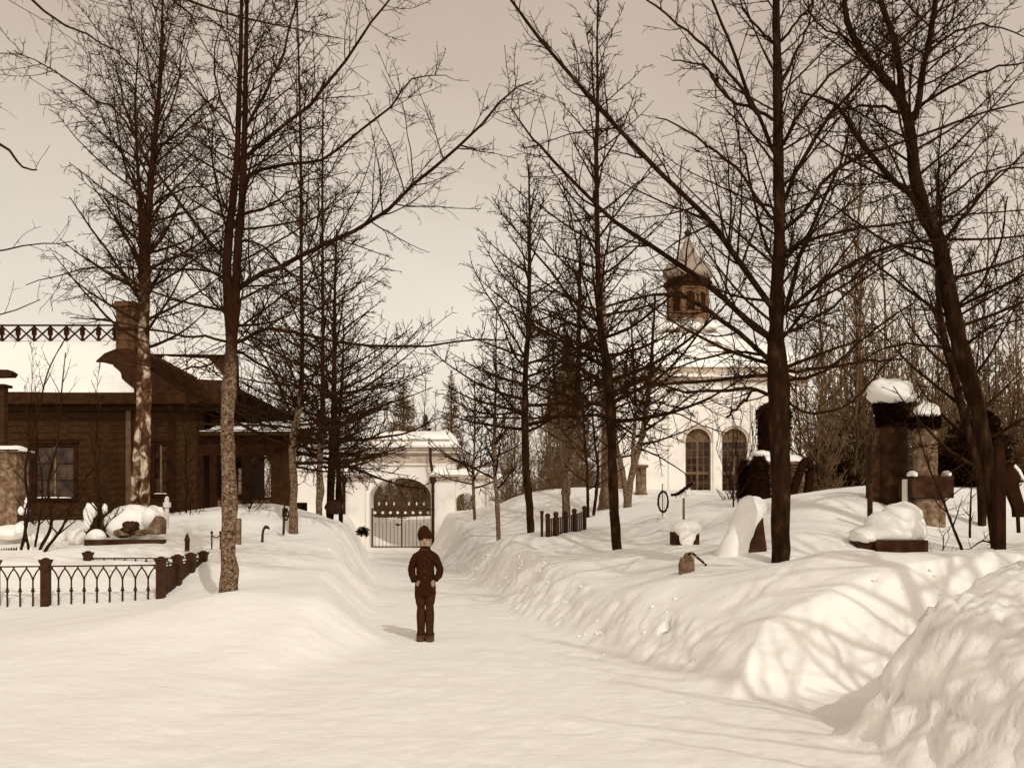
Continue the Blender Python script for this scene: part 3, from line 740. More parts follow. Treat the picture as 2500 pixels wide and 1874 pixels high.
# ---- leaning tree on the right
make_tree('leaning_tree', 'big dark tree leaning left at the right edge with forked top', 'tree', None, 16.0,
  [[(2434,1350,25),(2427,1290,26),(2418,1200,28),(2406,1100,34),(2384,990,40),(2350,870,42),(2328,770,40),(2313,700,40),(2292,591,37),(2258,520,34),(2237,443,30),(2220,316,27),(2203,253,25),(2170,203,20),(2106,127,16),(2068,51,14),(2058,-60,12)],
   [(2203,253,20),(2197,180,17),(2185,105,15),(2149,0,13),(2130,-70,11)],
   [(2222,300,18),(2240,262,16),(2254,169,15),(2272,80,14),(2284,0,13),(2290,-70,12)]],
  [([(2235,487),(2180,438),(2127,380),(2085,320),(2047,262),(2010,240),(1950,225)],17,4,-1),([(2214,284),(2160,262),(2110,258),(2070,270),(2000,330)],10,3,1),
   ([(2246,255),(2330,210),(2420,170),(2510,150)],10,3,-1),([(2262,520),(2330,470),(2400,420),(2510,395)],9,3,1),([(2300,600),(2340,540),(2400,470),(2440,420),(2510,410)],12,4,.6),
   ([(2262,130),(2330,80),(2400,60),(2500,90)],8,3,1),([(2292,620),(2200,600),(2120,640),(2060,700)],8,3,1),([(2320,760),(2390,700),(2440,600),(2460,480)],9,3,-1),
   ([(2340,860),(2250,840),(2160,850),(2080,900)],8,3,1),([(2100,120),(2060,90),(2000,60),(1960,0)],7,3,-1),([(2345,850),(2420,800),(2500,780)],8,3,-.6)],
  auto=[dict(n=36, s0=.40, s1=.99, len0=2.8, len1=1.8, ang0=72, ang1=45, rr=.22), dict(stem=1, n=10, s0=.2, s1=.99, len0=2, len1=1.5, ang0=60, ang1=45, rr=.3), dict(stem=2, n=12, s0=.2, s1=.99, len0=2, len1=1.5, ang0=60, ang1=45, rr=.3)],
  seed=35, bark='bark_dark', d2=7.5, d3=8.5, d4=5, rmin=.0052, r2=.35)
make_tree('bare_tree', 'dark slanting tree running close under the leaning tree', 'tree', None, 19.0,
  [[(2396,1200,20),(2370,1080,20),(2345,980,20),(2322,890,19),(2300,800,16),(2290,700,12),(2286,560,8),(2290,420,5)]],
  auto=[dict(n=26, s0=.2, s1=.99, len0=2.2, len1=1.2, ang0=70, ang1=35)], seed=36, d2=6, d3=7, rmin=.0065)
# ---- overhanging branches of trees standing just outside the picture on the left
make_tree('linden_tree', 'branches reaching in from a bare tree outside the left edge', 'tree', None, 11.0,
  [[(-420,1560,46),(-430,1200,40),(-420,900,36),(-400,600,32),(-390,300,28),(-380,0,24),(-370,-300,18)]],
  [([(-395,300),(-250,240),(-100,280),(0,350),(50,400),(90,415)],12,3,-.5),([(-385,150),(-200,40),(0,-40),(160,60),(300,130)],12,3,.6),
   ([(-380,50),(-150,-80),(150,-70),(400,-20),(560,40),(700,70),(860,100)],12,1.2,-1),([(-405,560),(-250,560),(-80,620),(60,600),(180,588)],8,2,.5),
   ([(-380,0),(-100,-150),(250,-120),(420,0),(480,60)],10,3,-1)],
  auto=[dict(n=14, s0=.4, s1=.99, len0=2.2, len1=1.4, ang0=70, ang1=45, rr=.25)], seed=41, d2=3.4, d3=6, d4=4, rmin=.0028, r2=.35, bark='bark_mottled')

# ---- trees beside and behind the camera on the right: they throw the shadows on the mounds
def off_tree(x, y, h, r, label, seed):
    rng = np.random.default_rng(seed)
    z0 = G(x, y) - .04
    root = thing('linden_tree', (x, y, z0), label, 'tree', 'bare trees lining the path')
    pts = np.array([(0,0,-.4),(0,0,0),(.05,.02,h*.3),(0,.08,h*.6),(.05,0,h)]); c = catmull(pts, 24)
    rr_ = np.linspace(r, r*.25, 24)
    v, q = tubes(c[None], rr_[None], 12); put('trunk', mesh_np('trunk', v, q, M['bark_dark'], True), root)
    o_, r_ = auto_limbs(c, rr_, 34, rng, s0=.22, len0=3.8, len1=1.6, ang0=72, ang1=35, rr=.5)
    sets = [(o_, r_, 5)]
    a, ra = grow(o_, r_, 2.2, .32, (35, 70), 6, rng, rr=.4, rmin=.006, lmax=2.2); sets.append((a, ra, 4))
    b_, rb = grow(a, ra, 3.5, .4, (30, 75), 4, rng, rr=.6, rmin=.005, lmax=.9); sets.append((b_, rb, 3))
    put('crown', crown_mesh('crown', sets, M['twig']), root)
off_tree(6.6, 4.6, 9.5, .17, 'bare tree just outside the right edge shading the near mound', 51)
off_tree(9.2, 9.0, 10, .15, 'bare tree outside the right edge beyond the near mound', 52)
off_tree(8.6, 1.5, 10, .16, 'bare tree behind the viewer to the right', 53)
off_tree(11.5, 5.5, 10, .2, 'bare tree far outside the right edge', 54)
off_tree(5.4, 1.8, 8.5, .12, 'unseen young bare tree added right of the viewer to shade the mound', 55)  # added out of view to break up the sun on the mound
off_tree(7.6, 6.6, 9.0, .11, 'slim unseen bare tree added beside the near mound to cut its sunlight', 56)  # extra unseen tree, put here to thin the mound's direct light
off_tree(10.4, 2.4, 11, .18, 'tall unseen bare tree added behind the slim one for more shadow', 57)  # out of view as well, added for the shadow of its crown

# ------------------------------------------------------------------ background wood
def proto(seed, h, stems, spread, rmin, dens=1.0, mat='twig_hazed', low=.15, n=34, len0=1.6, ang0=60):
    rng = np.random.default_rng(seed)
    tv = []; tq = []; b = 0; sets = []
    for k in range(stems):
        a = rng.uniform(0, 6.28); l = spread * rng.uniform(.3, 1) if stems > 1 else .02 * h
        hh = h * rng.uniform(.75, 1.05)
        pts = np.array([(0,0,-.5),(0,0,0),(math.cos(a)*l*.5, math.sin(a)*l*.5, hh*.4),(math.cos(a)*l, math.sin(a)*l, hh)])
        if stems > 1: pts[:2, :2] += rng.normal(size=2) * spread * .15
        c = catmull(pts, 14); c[2:] += rng.normal(size=(12, 3)) * .05
        r = np.linspace(.0065 * h if stems == 1 else .006 * h, .008, 14)
        v, q = tubes(c[None], r[None], 7); tv.append(v); tq.append(q + b); b += len(v)
        o_, r_ = auto_limbs(c, r, n, rng, s0=low, len0=len0, len1=.5, ang0=ang0, ang1=25, K=6, rr=.5)
        r_ = np.maximum(r_, rmin); sets.append((o_, r_, 4))
        a_, ra = grow(o_, r_, 3.4 * dens, .4, (30, 70), 4, rng, rr=.6, rmin=rmin, lmax=1.4); sets.append((a_, ra, 3))
        b_, rb = grow(a_, ra, 3.6 * dens, .5, (30, 75), 3, rng, rr=.7, rmin=rmin * .9, lmax=.7); sets.append((b_, rb, 3))
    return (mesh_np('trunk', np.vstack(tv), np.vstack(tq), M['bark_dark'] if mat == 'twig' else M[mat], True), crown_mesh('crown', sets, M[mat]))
protos = {
 'slim': proto(61, 9, 1, .3, .012, dens=1.6, n=46, len0=1.7, low=.2),
 'tall': proto(62, 13, 1, .3, .015, dens=1.2, n=54, len0=2.3, low=.3),
 'bush': proto(63, 4.2, 9, 1.3, .011, dens=1.2, n=16, len0=1.0, low=.05, ang0=45),
 'thick': proto(64, 6.5, 5, 1.3, .012, dens=1.5, n=22, len0=1.4, low=.02, ang0=60),
 'near': proto(65, 7.5, 1, .2, .0095, dens=1.2, n=44, len0=1.4, low=.15, mat='twig'),
 'shrub': proto(66, 2.6, 6, .8, .006, n=9, len0=.7, low=.1, ang0=40, mat='twig'),
}
def bg_tree(kind, x, y, s, name, label, cat, group, rng=random):
    z = G(x, y) - .05
    r = thing(name, (x, y, z), label, cat, group)
    r.rotation_euler.z = random.uniform(0, 6.28); r.scale = (s, s, s * random.uniform(.9, 1.12))
    for nm, me in zip(('trunk', 'crown'), protos[kind]): put(nm, me, r)
random.seed(99)
# right-hand wood
pos = []
for i in range(64):
    y = random.uniform(28, 52); u = random.uniform(1950, 2640)
    pos.append((PX(u, y), y))
for x, y in pos:
    bg_tree(random.choice(['slim', 'slim', 'slim', 'tall', 'near']), x, y, random.uniform(.8, 1.05), 'forest_tree', 'one of the thin bare trees of the dense wood on the right behind the monuments', 'tree', 'thin bare trees of the wood on the right')
for i in range(30):
    y = random.uniform(25, 40); u = random.uniform(1990, 2560)
    bg_tree('bush', PX(u, y), y, random.uniform(.7, 1.0), 'bare_shrub', 'one of the bare multi stemmed shrubs among the wood on the right', 'shrub', 'bare shrubs in the wood on the right')
# wood behind the gate and wall
for i in range(30):
    y = random.uniform(60, 88); u = random.uniform(560, 1500)
    bg_tree(random.choice(['slim', 'tall', 'slim']), PX(u, y), y, random.uniform(.75, .95), 'forest_tree', 'one of the distant bare trees behind the white gate and wall', 'tree', 'distant bare trees behind the gate')
for i in range(14):
    y = random.uniform(60, 76); u = random.uniform(860, 1130)
    bg_tree('thick', PX(u, y), y, random.uniform(.55, .8), 'bare_shrub', 'one of the dense bare thickets seen through and over the white gate', 'shrub', 'thickets behind the gate')
for u, y, s in [(1240,47,.72),(1275,48,.85),(1312,47,.8),(1345,49,.9),(1375,47,.85),(1400,50,.9),(1260,52,1.0),(1330,54,1.05),(1235,50,.7),(1385,54,1.0)]:
    bg_tree('thick', PX(u, y), y, s, 'bare_shrub', 'one of the dense thickets on the bank between the gate and the church', 'shrub', 'thickets between gate and church')
for u, y, s in [(70,27,.62),(240,28,.62),(455,27.5,.7),(610,28,.6)]:
    bg_tree('near', PX(u, y), y, s, 'bare_tree', {70:'small bare tree before the left window of the house',240:'small bare tree before the middle of the house wall',455:'small bare tree before the house corner',610:'small bare tree before the veranda'}[u], 'tree', None)
for u, y, s in [(870,64,1.15),(905,66,1.25),(945,63,1.1),(985,65,1.2),(1015,66,1.05),(1060,64,.85)]:
    bg_tree('thick', PX(u, y), y, s, 'bare_shrub', 'one of the tall dark thickets rising above the roof of the gateway', 'shrub', 'tall thickets above the gate roof')
for u, y, s in [(600,54,1.0),(640,56,1.15),(690,55,1.0),(735,58,1.1),(780,55,.95),(825,60,1.0),(560,52,1.1),(870,62,.9)]:
    bg_tree('thick', PX(u, y), y, s, 'bare_shrub', 'one of the thickets behind the white wall between veranda and gateway', 'shrub', 'thickets behind the left wall')
for u, y, s in [(1250,44,.7),(1345,42,.8),(1430,44,.9),(1400,46,1.0)]:
    bg_tree('slim', PX(u, y), y, s, 'forest_tree', 'one of the slim bare trees in front of the thickets left of the church', 'tree', 'slim bare trees left of the church')
for u, y, s in [(1790,30,.8),(1830,31,.9),(1985,30,.9),(2060,28,.8)]:
    bg_tree('shrub', PX(u, y), y, s*1.1, 'bare_shrub', 'one of the bare bushes around the snow topped tomb before the church', 'shrub', 'bare bushes around the tomb')

# conifers
def conifer(x, y, h, r, label, seed, mat='spruce', name='spruce_tree', z=None, low=.06, thin=1.0):
    rng = np.random.default_rng(seed)
    z0 = (G(x, y) if z is None else z) - .05
    root = thing(name, (x, y, z0), label, 'tree')
    MB().tube([(x,y,z0-.3),(x,y,z0+h)], [.018*h+.03,.012], 8).build('trunk', M['bark_dark'], root)
    V = []; n = int((150 + 60 * h) * thin)
    s = low + (1-low) * rng.random(n)**.85; az = rng.random(n) * 6.28
    ln = r * (1 - s) ** .8 * rng.uniform(.6, 1.15, n) + .05
    a = np.stack([np.zeros(n), np.zeros(n), s*h], -1)
    d = np.stack([np.cos(az), np.sin(az), -.25 + .5*s], -1)
    K = 5; pts = a[:, None] + d[:, None] * ln[:, None, None] * np.linspace(0, 1, K)[None, :, None]
    pts[:, :, 2] += (np.linspace(0, 1, K)**2)[None] * ln[:, None] * .12
    R = np.full((n, K), .012) * np.linspace(1.4, .5, K)
    sets = [(pts, R, 3)]
    b_, rb = grow(pts, R, 22, .45, (35, 65), 3, rng, rr=.9, rmin=.014, lmax=.32, lmin=.08, trop=-.1, cap=26, down=.25)
    sets.append((b_, rb * 1.3, 3))
    put('crown', crown_mesh('crown', sets, M[mat]), root)
conifer(PX(1043,72)-.1, 72, 6.6, 1.6, 'small dark spruce standing out above the gate roof', 71)
conifer(PX(985,80), 80, 9.6, 2.6, 'larger blurred conifer left of the dark spruce behind the gate', 72, mat='twig_hazed', thin=.45)
conifer(PX(1102,88), 88, 11.2, 2.0, 'tall pale conifer right of the dark spruce behind the gate', 73, mat='twig_hazed', thin=.45)
conifer(PX(1385,60), 60, 9.0, 2.2, 'dark conifer among the thickets left of the church', 74, mat='twig_hazed')
conifer(PX(2015,27), 27, 1.2, .9, 'low young spruce right of the garlanded tomb', 75)
conifer(PX(2362,24), 24, 1.5, 1.15, 'dense black spruce bush below the leaning tree', 76, low=.0)
conifer(PX(2400,25), 25, 1.7, 1.1, 'second black spruce bush right of the pedestal monument', 77, low=.0)
bg_tree('thick', PX(1160,58), 58, .62, 'bare_shrub', 'dark round thicket above the small side arch', 'shrub', None)

# bushes and saplings on the left
def sapling(pts_px, Y, w0, label, seed, name='sapling', nl=8, l0=.5, rmin=.003, d2=5, d3=5, grp=None, cat='sapling'):
    return make_tree(name, label, cat, grp, Y, [[(u, v, w0 * (1 - .75 * i / (len(pts_px)-1))) for i, (u, v) in enumerate(pts_px)]],
                     auto=[dict(n=nl, s0=.2, s1=.98, len0=l0, len1=l0*.5, ang0=55, ang1=30, rr=.55)], seed=seed, d2=d2, d3=d3, rmin=rmin, twig='twig', sink=.2)
for i, (pp, Y, w, lb) in enumerate([
  ([(52,1345),(70,1240),(62,1140),(95,1000),(120,900),(180,790)],20,8,'tall wavy bare stem nearest the left edge'),
  ([(70,1340),(60,1260),(78,1180),(70,1060),(60,940)],20,6,'bare stem rising beside the snowy statue at left'),
  ([(98,1340),(125,1280),(118,1180),(140,1080),(150,960),(160,860)],20,9,'dark bent stem left of the house window'),
  ([(85,1338),(98,1260),(104,1180),(92,1090),(88,960)],20.5,6,'thin bare stem between the two bent stems'),
  ([(110,1345),(150,1290),(175,1230),(215,1160),(260,1120)],19.8,8,'bare stem leaning right under the window'),
  ([(241,1320),(243,1240),(240,1180),(232,1100),(246,980)],21.2,9,'dark upright stem in front of the snow plastered gravestone'),
  ([(235,1310),(262,1280),(290,1240),(296,1180)],21.2,4,'fine twiggy stem left of the big snow heap')]):
    sapling(pp, Y, w, lb, 200 + i, l0=.8, nl=12)
sapling([(2352,1353),(2328,1290),(2300,1215),(2268,1140),(2245,1060),(2235,980)], 14.6, 8, 'bent sapling crossing in front of the pedestal monument', 210, nl=9, l0=.6)
sapling([(2368,1285),(2370,1230),(2372,1180),(2378,1140)], 18, 6, 'short bare sapling right of the pedestal', 211, nl=4, l0=.3)
sapling([(2300,1362),(2303,1330),(2305,1305),(2320,1290)], 14.4, 3.5, 'tiny twiggy shrub at the foot of the bent sapling', 212, nl=6, l0=.3)
sapling([(2432,1338),(2400,1320),(2370,1338),(2356,1340)], 14.9, 5, 'fallen bare branch lying against the dark post', 213, nl=4, l0=.3)
sapling([(1790,1215),(1783,1160),(1770,1110)], 25, 4, 'pale bare stem before the right church window', 214, nl=5, l0=.5)
sapling([(1802,1218),(1800,1160),(1798,1105)], 25.2, 4, 'second pale bare stem before the right church window', 215, nl=5, l0=.5)

# ------------------------------------------------------------------ walls with arched openings
def arch_wall(x0, x1, z0, z1, y0, y1, ops, seg=20):
    """solid wall with arched holes; ops = (cx, half width, bottom, spring, rise)"""
    mb = MB(); ops = sorted(ops); cur = x0
    def front(ax, bx, az, bz, cz, dz):
        mb.add([(ax,y0,az),(bx,y0,bz),(bx,y0,dz),(ax,y0,cz)], [(0,1,2,3)])
        mb.add([(ax,y1,az),(bx,y1,bz),(bx,y1,dz),(ax,y1,cz)], [(3,2,1,0)])
    for cx, hw, zb, zs, rise in ops:
        front(cur, cx-hw, z0, z0, z1, z1)
        if zb > z0:
            front(cx-hw, cx+hw, z0, z0, zb, zb)
        pr = [(cx - hw*math.cos(math.pi*k/seg), zs + rise*math.sin(math.pi*k/seg)) for k in range(seg+1)]
        for (ax, az), (bx, bz) in zip(pr[:-1], pr[1:]):
            front(ax, bx, az, bz, z1, z1)
            mb.add([(ax,y0,az),(bx,y0,bz),(bx,y1,bz),(ax,y1,az)], [(3,2,1,0)])
        for sx, fl in ((cx-hw, 0), (cx+hw, 1)):
            mb.add([(sx,y0,zb),(sx,y1,zb),(sx,y1,zs),(sx,y0,zs)], [(0,1,2,3) if fl else (3,2,1,0)])
        mb.add([(cx-hw,y0,zb),(cx+hw,y0,zb),(cx+hw,y1,zb),(cx-hw,y1,zb)], [(0,1,2,3)])
        cur = cx + hw
    front(cur, x1, z0, z0, z1, z1)
    mb.add([(x0,y0,z0),(x0,y1,z0),(x0,y1,z1),(x0,y0,z1)], [(0,1,2,3)])
    mb.add([(x1,y0,z0),(x1,y1,z0),(x1,y1,z1),(x1,y0,z1)], [(3,2,1,0)])
    mb.add([(x0,y0,z1),(x1,y0,z1),(x1,y1,z1),(x0,y1,z1)], [(0,1,2,3)])
    return mb
def snow_strip(x0, x1, y0, y1, z, h, seed=0, n=26, m=6):
    """uneven rounded snow lying on a ledge"""
    mb = MB(); vs_ = []
    for j in range(m+1):
        for i in range(n+1):
            a = i / n; b = j / m
            e = min(1, 6 * min(a, 1-a) + .0) ** .5 * min(1, 3.2 * min(b, 1-b)) ** .5
            x = x0 + (x1-x0)*a; y = y0 + (y1-y0)*b
            vs_.append((x, y, z + h * e * (1 + .5 * float(fbm(x*1.7+seed, y*1.7, seed, 3))) - .02))
    w = n + 1
    fs_ = [(j*w+i, j*w+i+1, (j+1)*w+i+1, (j+1)*w+i) for j in range(m) for i in range(n)]
    mb.add(vs_, fs_)
    mb.box(x0, x1, y0, y1, z-.03, z-.005)
    return mb

# ------------------------------------------------------------------ gate
GY = 49.0
gx = lambda u: PX(u, GY)
gz = lambda v: PZ(v, GY)
gate = thing('gateway', (gx(977), GY + .8, 0), 'white plastered cemetery gateway with a wide arch and snow covered cornice', 'gateway')
arch_wall(gx(893), gx(1062), -.3, gz(1132), GY, GY+1.5, [(gx(977), (gx(1052)-gx(902))/2, -.3, gz(1213), gz(1165)-gz(1213))], 28).build('gate_wall', M['plaster'], gate)
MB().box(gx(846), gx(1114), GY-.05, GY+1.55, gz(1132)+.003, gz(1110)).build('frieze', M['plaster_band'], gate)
MB().box(gx(848), gx(1112), GY-.12, GY+1.62, gz(1135), gz(1131)).build('moulding', M['plaster'], gate)
for k, (va, vb, ex) in enumerate([(1110,1106,.10),(1105.7,1099,.2),(1098.7,1093,.32),(1092.7,1089,.42)]):
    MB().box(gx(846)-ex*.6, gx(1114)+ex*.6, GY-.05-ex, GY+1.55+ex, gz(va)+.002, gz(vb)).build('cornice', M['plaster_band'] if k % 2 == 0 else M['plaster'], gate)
# snow on the gable roof of the gate
mb = MB(); n = 30; prof = [(-.42,0),(-.40,.35),(-.1,.55),(.75,.75),(1.6,.5),(1.92,.3),(1.95,0)]
vs_ = []
for i in range(n+1):
    a = i/n; x = gx(838) + (gx(1121)-gx(838))*a
    e = min(1, 9*min(a, 1-a))**.5
    for py_, pz_ in prof:
        vs_.append((x, GY+py_*(.85+.15*e), gz(1088.5)+pz_*e*(1+.25*float(fbm(x*1.2, py_*2, 8, 3)) - .12*(1-a))))
w = len(prof)
mb.add(vs_, [(i*w+j, (i+1)*w+j, (i+1)*w+j+1, i*w+j+1) for i in range(n) for j in range(w-1)])
mb.build('snow_cap', M['snow'], gate, True)
MB().box(gx(880), gx(1100), GY-.46, GY-.40, gz(1076), gz(1073)).build('roof_batten', M['plaster_band'], gate)
# piers and side wings
for a, b, c in ((846, 893, 838), (1062, 1112, 1056)):
    MB().box(gx(a), gx(b), GY-.3, GY+1.2, -.3, gz(1171)).build('pier', M['plaster'], gate)
    MB().box(gx(a)-.12, gx(b)+.1, GY-.45, GY+1.3, gz(1171)+.002, gz(1164)).build('pier_capital', M['plaster_band'], gate)
    MB().box(gx(a)-.2, gx(b)+.18, GY-.55, GY+1.35, gz(1164)+.002, gz(1158)).build('pier_capital', M['plaster_band'], gate)
    MB().box(gx(a)-.0, gx(b), GY-.15, GY+1.2, gz(1157.5), gz(1135.5)).build('pier_block', M['plaster'], gate)
    snow_strip(gx(a)-.22, gx(b)+.2, GY-.57, GY-.14, gz(1158), .28, 4, 14, 4).build('pier_snow', M['snow'], gate, True)
arch_wall(gx(1112), gx(1185), -.3, gz(1168), GY+.1, GY+1.0, [(gx(1136), (gx(1161)-gx(1111.5))/2-.02, gz(1262), gz(1222), gz(1203)-gz(1222))], 16).build('side_wall', M['plaster'], gate)
MB().box(gx(1116), gx(1190), GY-.1, GY+1.2, gz(1168)+.002, gz(1158)).build('side_cornice', M['plaster_band'], gate)
snow_strip(gx(1112), gx(1192), GY-.12, GY+1.2, gz(1158), .35, 6, 20, 5).build('side_snow', M['snow'], gate, True)
# rain pipes
for u, vt, vb, ut in ((843.5, 1160, 1285, 846), (1058.5, 1096, 1345, 1053)):
    pts = [(gx(ut), GY-.55, gz(vt)), (gx(ut), GY-.55, gz(vt+30 if vt < 1120 else vt+4))]
    pts += [(gx(u), GY-.42, gz(1158)), (gx(u), GY-.40, gz(1166)), (gx(u), GY-.40, gz(vb))] if vt < 1120 else [(gx(u), GY-.40, gz(vt+10)), (gx(u), GY-.40, gz(vb))]
    mb = MB().tube(pts, .065, 8)
    mb.lathe(gx(u), GY-.40, [(.07,gz(1182)),(.16,gz(1172)),(.16,gz(1166)),(.07,gz(1163))], 8)
    mb.build('rain_pipe', M['iron'], gate, True)
for v in (1200, 1245, 1300):
    MB().tube([(gx(1058.5), GY-.40, gz(v)), (gx(1058.5), GY-.40, gz(v)+.06)], .085, 8).build('pipe_bracket', M['iron'], gate)
# wrought iron gate leaves
ig = thing('iron_gate', (gx(977), GY+.7, 0), 'wrought iron double gate with white discs and spear tips in the arch', 'gate')
yb = GY + .7
for u in [911,930,949,967,986,1005,1023,1042]:
    MB().tube([(gx(u), yb, .0), (gx(u), yb, gz(1277)), (gx(u), yb, gz(1274))], [.011,.011,.004], 6).build('short_bar', M['iron'], ig)
    MB().tube([(gx(u), yb-.03, gz(1251)), (gx(u), yb+.0, gz(1251))], .062, 14).build('disc', M['white_paint'], ig)
for u in [921,939,958,995,1014,1032]:
    MB().tube([(gx(u), yb, .0), (gx(u), yb, gz(1234))], .012, 6).build('long_bar', M['iron'], ig)
    MB().lathe(gx(u), yb, [(.008,gz(1234)),(.03,gz(1231)),(.045,gz(1229)),(.02,gz(1226.5)),(.003,gz(1223.5))], 8).build('spear_tip', M['white_paint'], ig)
for u in (904, 977, 1050):
    MB().box(gx(u)-.03, gx(u)+.03, yb-.03, yb+.03, -.05, gz(1236 if u == 977 else 1240)).build('stile', M['iron'], ig)
for v, h in ((1337,.05),(1259,.05),(1243,.045)):
    MB().box(gx(904)+.031, gx(977)-.031, yb-.018, yb+.018, gz(v), gz(v)+h).build('rail', M['iron'], ig)
    MB().box(gx(977)+.031, gx(1050)-.031, yb-.018, yb+.018, gz(v), gz(v)+h).build('rail', M['iron'], ig)
mb = MB().bar((gx(961), yb-.05, gz(1279)), (gx(976), yb-.05, gz(1281)), .05); mb.blob((gx(968), yb-.06, gz(1281)), (.1,.04,.05), 2, .2, 10, 6)
mb.build('latch', M['iron'], ig)
MB().box(gx(965), gx(989), yb-.045, yb-.02, gz(1266), gz(1264)).build('cross_bar', M['iron'], ig)
# perimeter wall
def wall_run(x0, x1, y0, zt, label):
    r = thing('boundary_wall', ((x0+x1)/2, y0+.3, 0), label, 'wall')
    MB().box(x0, x1, y0, y0+.55, -.3, zt).build('wall_body', M['plaster'], r)
    snow_strip(x0-.05, x1+.05, y0-.12, y0+.65, zt, .32, 9, 30, 5).build('snow_cap', M['snow'], r, True)
wall_run(gx(716), gx(843), GY+.4, gz(1146), 'white boundary wall running left from the gateway behind the veranda')
wall_run(gx(1186), gx(1330), GY+.4, gz(1172), 'white boundary wall running right from the small side arch')
mb = MB()
mb.box(PX(905,75), PX(951,75), 75, 79, .5, PZ(1218,75)).build('hut', M['plank'], label='small hut seen through the left half of the gate arch', cat='hut')

# spruce boughs leaning by the gate
def boughs(c, size, n, seed, mat='spruce', flat=1.0):
    rng = np.random.default_rng(seed)
    az = rng.random(n)*6.28; el = rng.uniform(-.6, 1.2, n)
    d = np.stack([np.cos(az)*np.cos(el)*size[0], np.sin(az)*np.cos(el)*size[1], np.sin(el)*size[2]], -1)
    K = 4; pts = np.array(c)[None, None] + d[:, None]*np.linspace(.1, 1, K)[None, :, None]
    pts += rng.normal(size=pts.shape)*size[2]*.05
    R = np.full((n, K), .012)
    b_, rb = grow(pts, R, 40, .5, (30, 70), 3, rng, rr=.9, rmin=.006, lmax=.12, lmin=.05)
    return [(pts, R, 3), (b_, rb, 3)]
def bough_thing(name, c, size, n, seed, label, cat, mat='spruce'):
    c = np.array(c); base = np.array((c[0], c[1], c[2]-size[2]*.5))
    me = crown_mesh(name, [(p_-base, r_, s_) for p_, r_, s_ in boughs(c, size, n, seed)], M[mat])
    return put(name, me, loc=base, label=label, cat=cat)
bough_thing('spruce_boughs', P(885,1300,44), (.3,.2,.28), 70, 301, 'dark heap of spruce boughs on the bank left of the iron gate', 'boughs')

# ------------------------------------------------------------------ church
CY = 55.0
cx_ = lambda u: PX(u, CY); cz_ = lambda v: PZ(v, CY)
ch = thing('church', (9.9, CY+5, G(9.9, CY+5)), 'white plastered church with arched windows, snowy roof and a small onion dome', 'church')
X0, X1 = cx_(1505), cx_(1965)
zt = cz_(932)
ops = [(cx_(u), cx_(u+31)-cx_(u), 2.55, cz_(1076), cz_(1045)-cz_(1076)) for u in (1704.5, 1794, 1884)]
arch_wall(X0, X1, 1.0, zt, CY, CY+.5, ops, 20).build('front_wall', M['plaster'], ch)
mb = MB(); mb.box(X0, X0+.4, CY+.51, CY+10, 1, zt); mb.box(X1-.4, X1, CY+.51, CY+10, 1, zt); mb.box(X0, X1, CY+10.01, CY+10.4, 1, zt)
mb.build('wall', M['plaster'], ch)
MB().box(X0+.42, X1-.42, CY+.53, CY+9.9, 1.2, 1.3).build('floor', M['plank'], ch)
for k, (va, vb, ex, mt) in enumerate([(931.5,929,.15,'plaster_band'),(928.7,922,.3,'plaster_band'),(921.7,914,.42,'plaster'),(913.7,898,.2,'plaster_band'),(897.7,895,.3,'plaster')]):
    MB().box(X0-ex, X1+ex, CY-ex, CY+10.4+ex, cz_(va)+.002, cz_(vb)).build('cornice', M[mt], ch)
for u in (1640, 1749, 1840):   # pilaster strips
    MB().box(cx_(u)-.17, cx_(u)+.17, CY-.08, CY-.003, 1.0, zt-.01).build('pilaster', M['plaster'], ch)
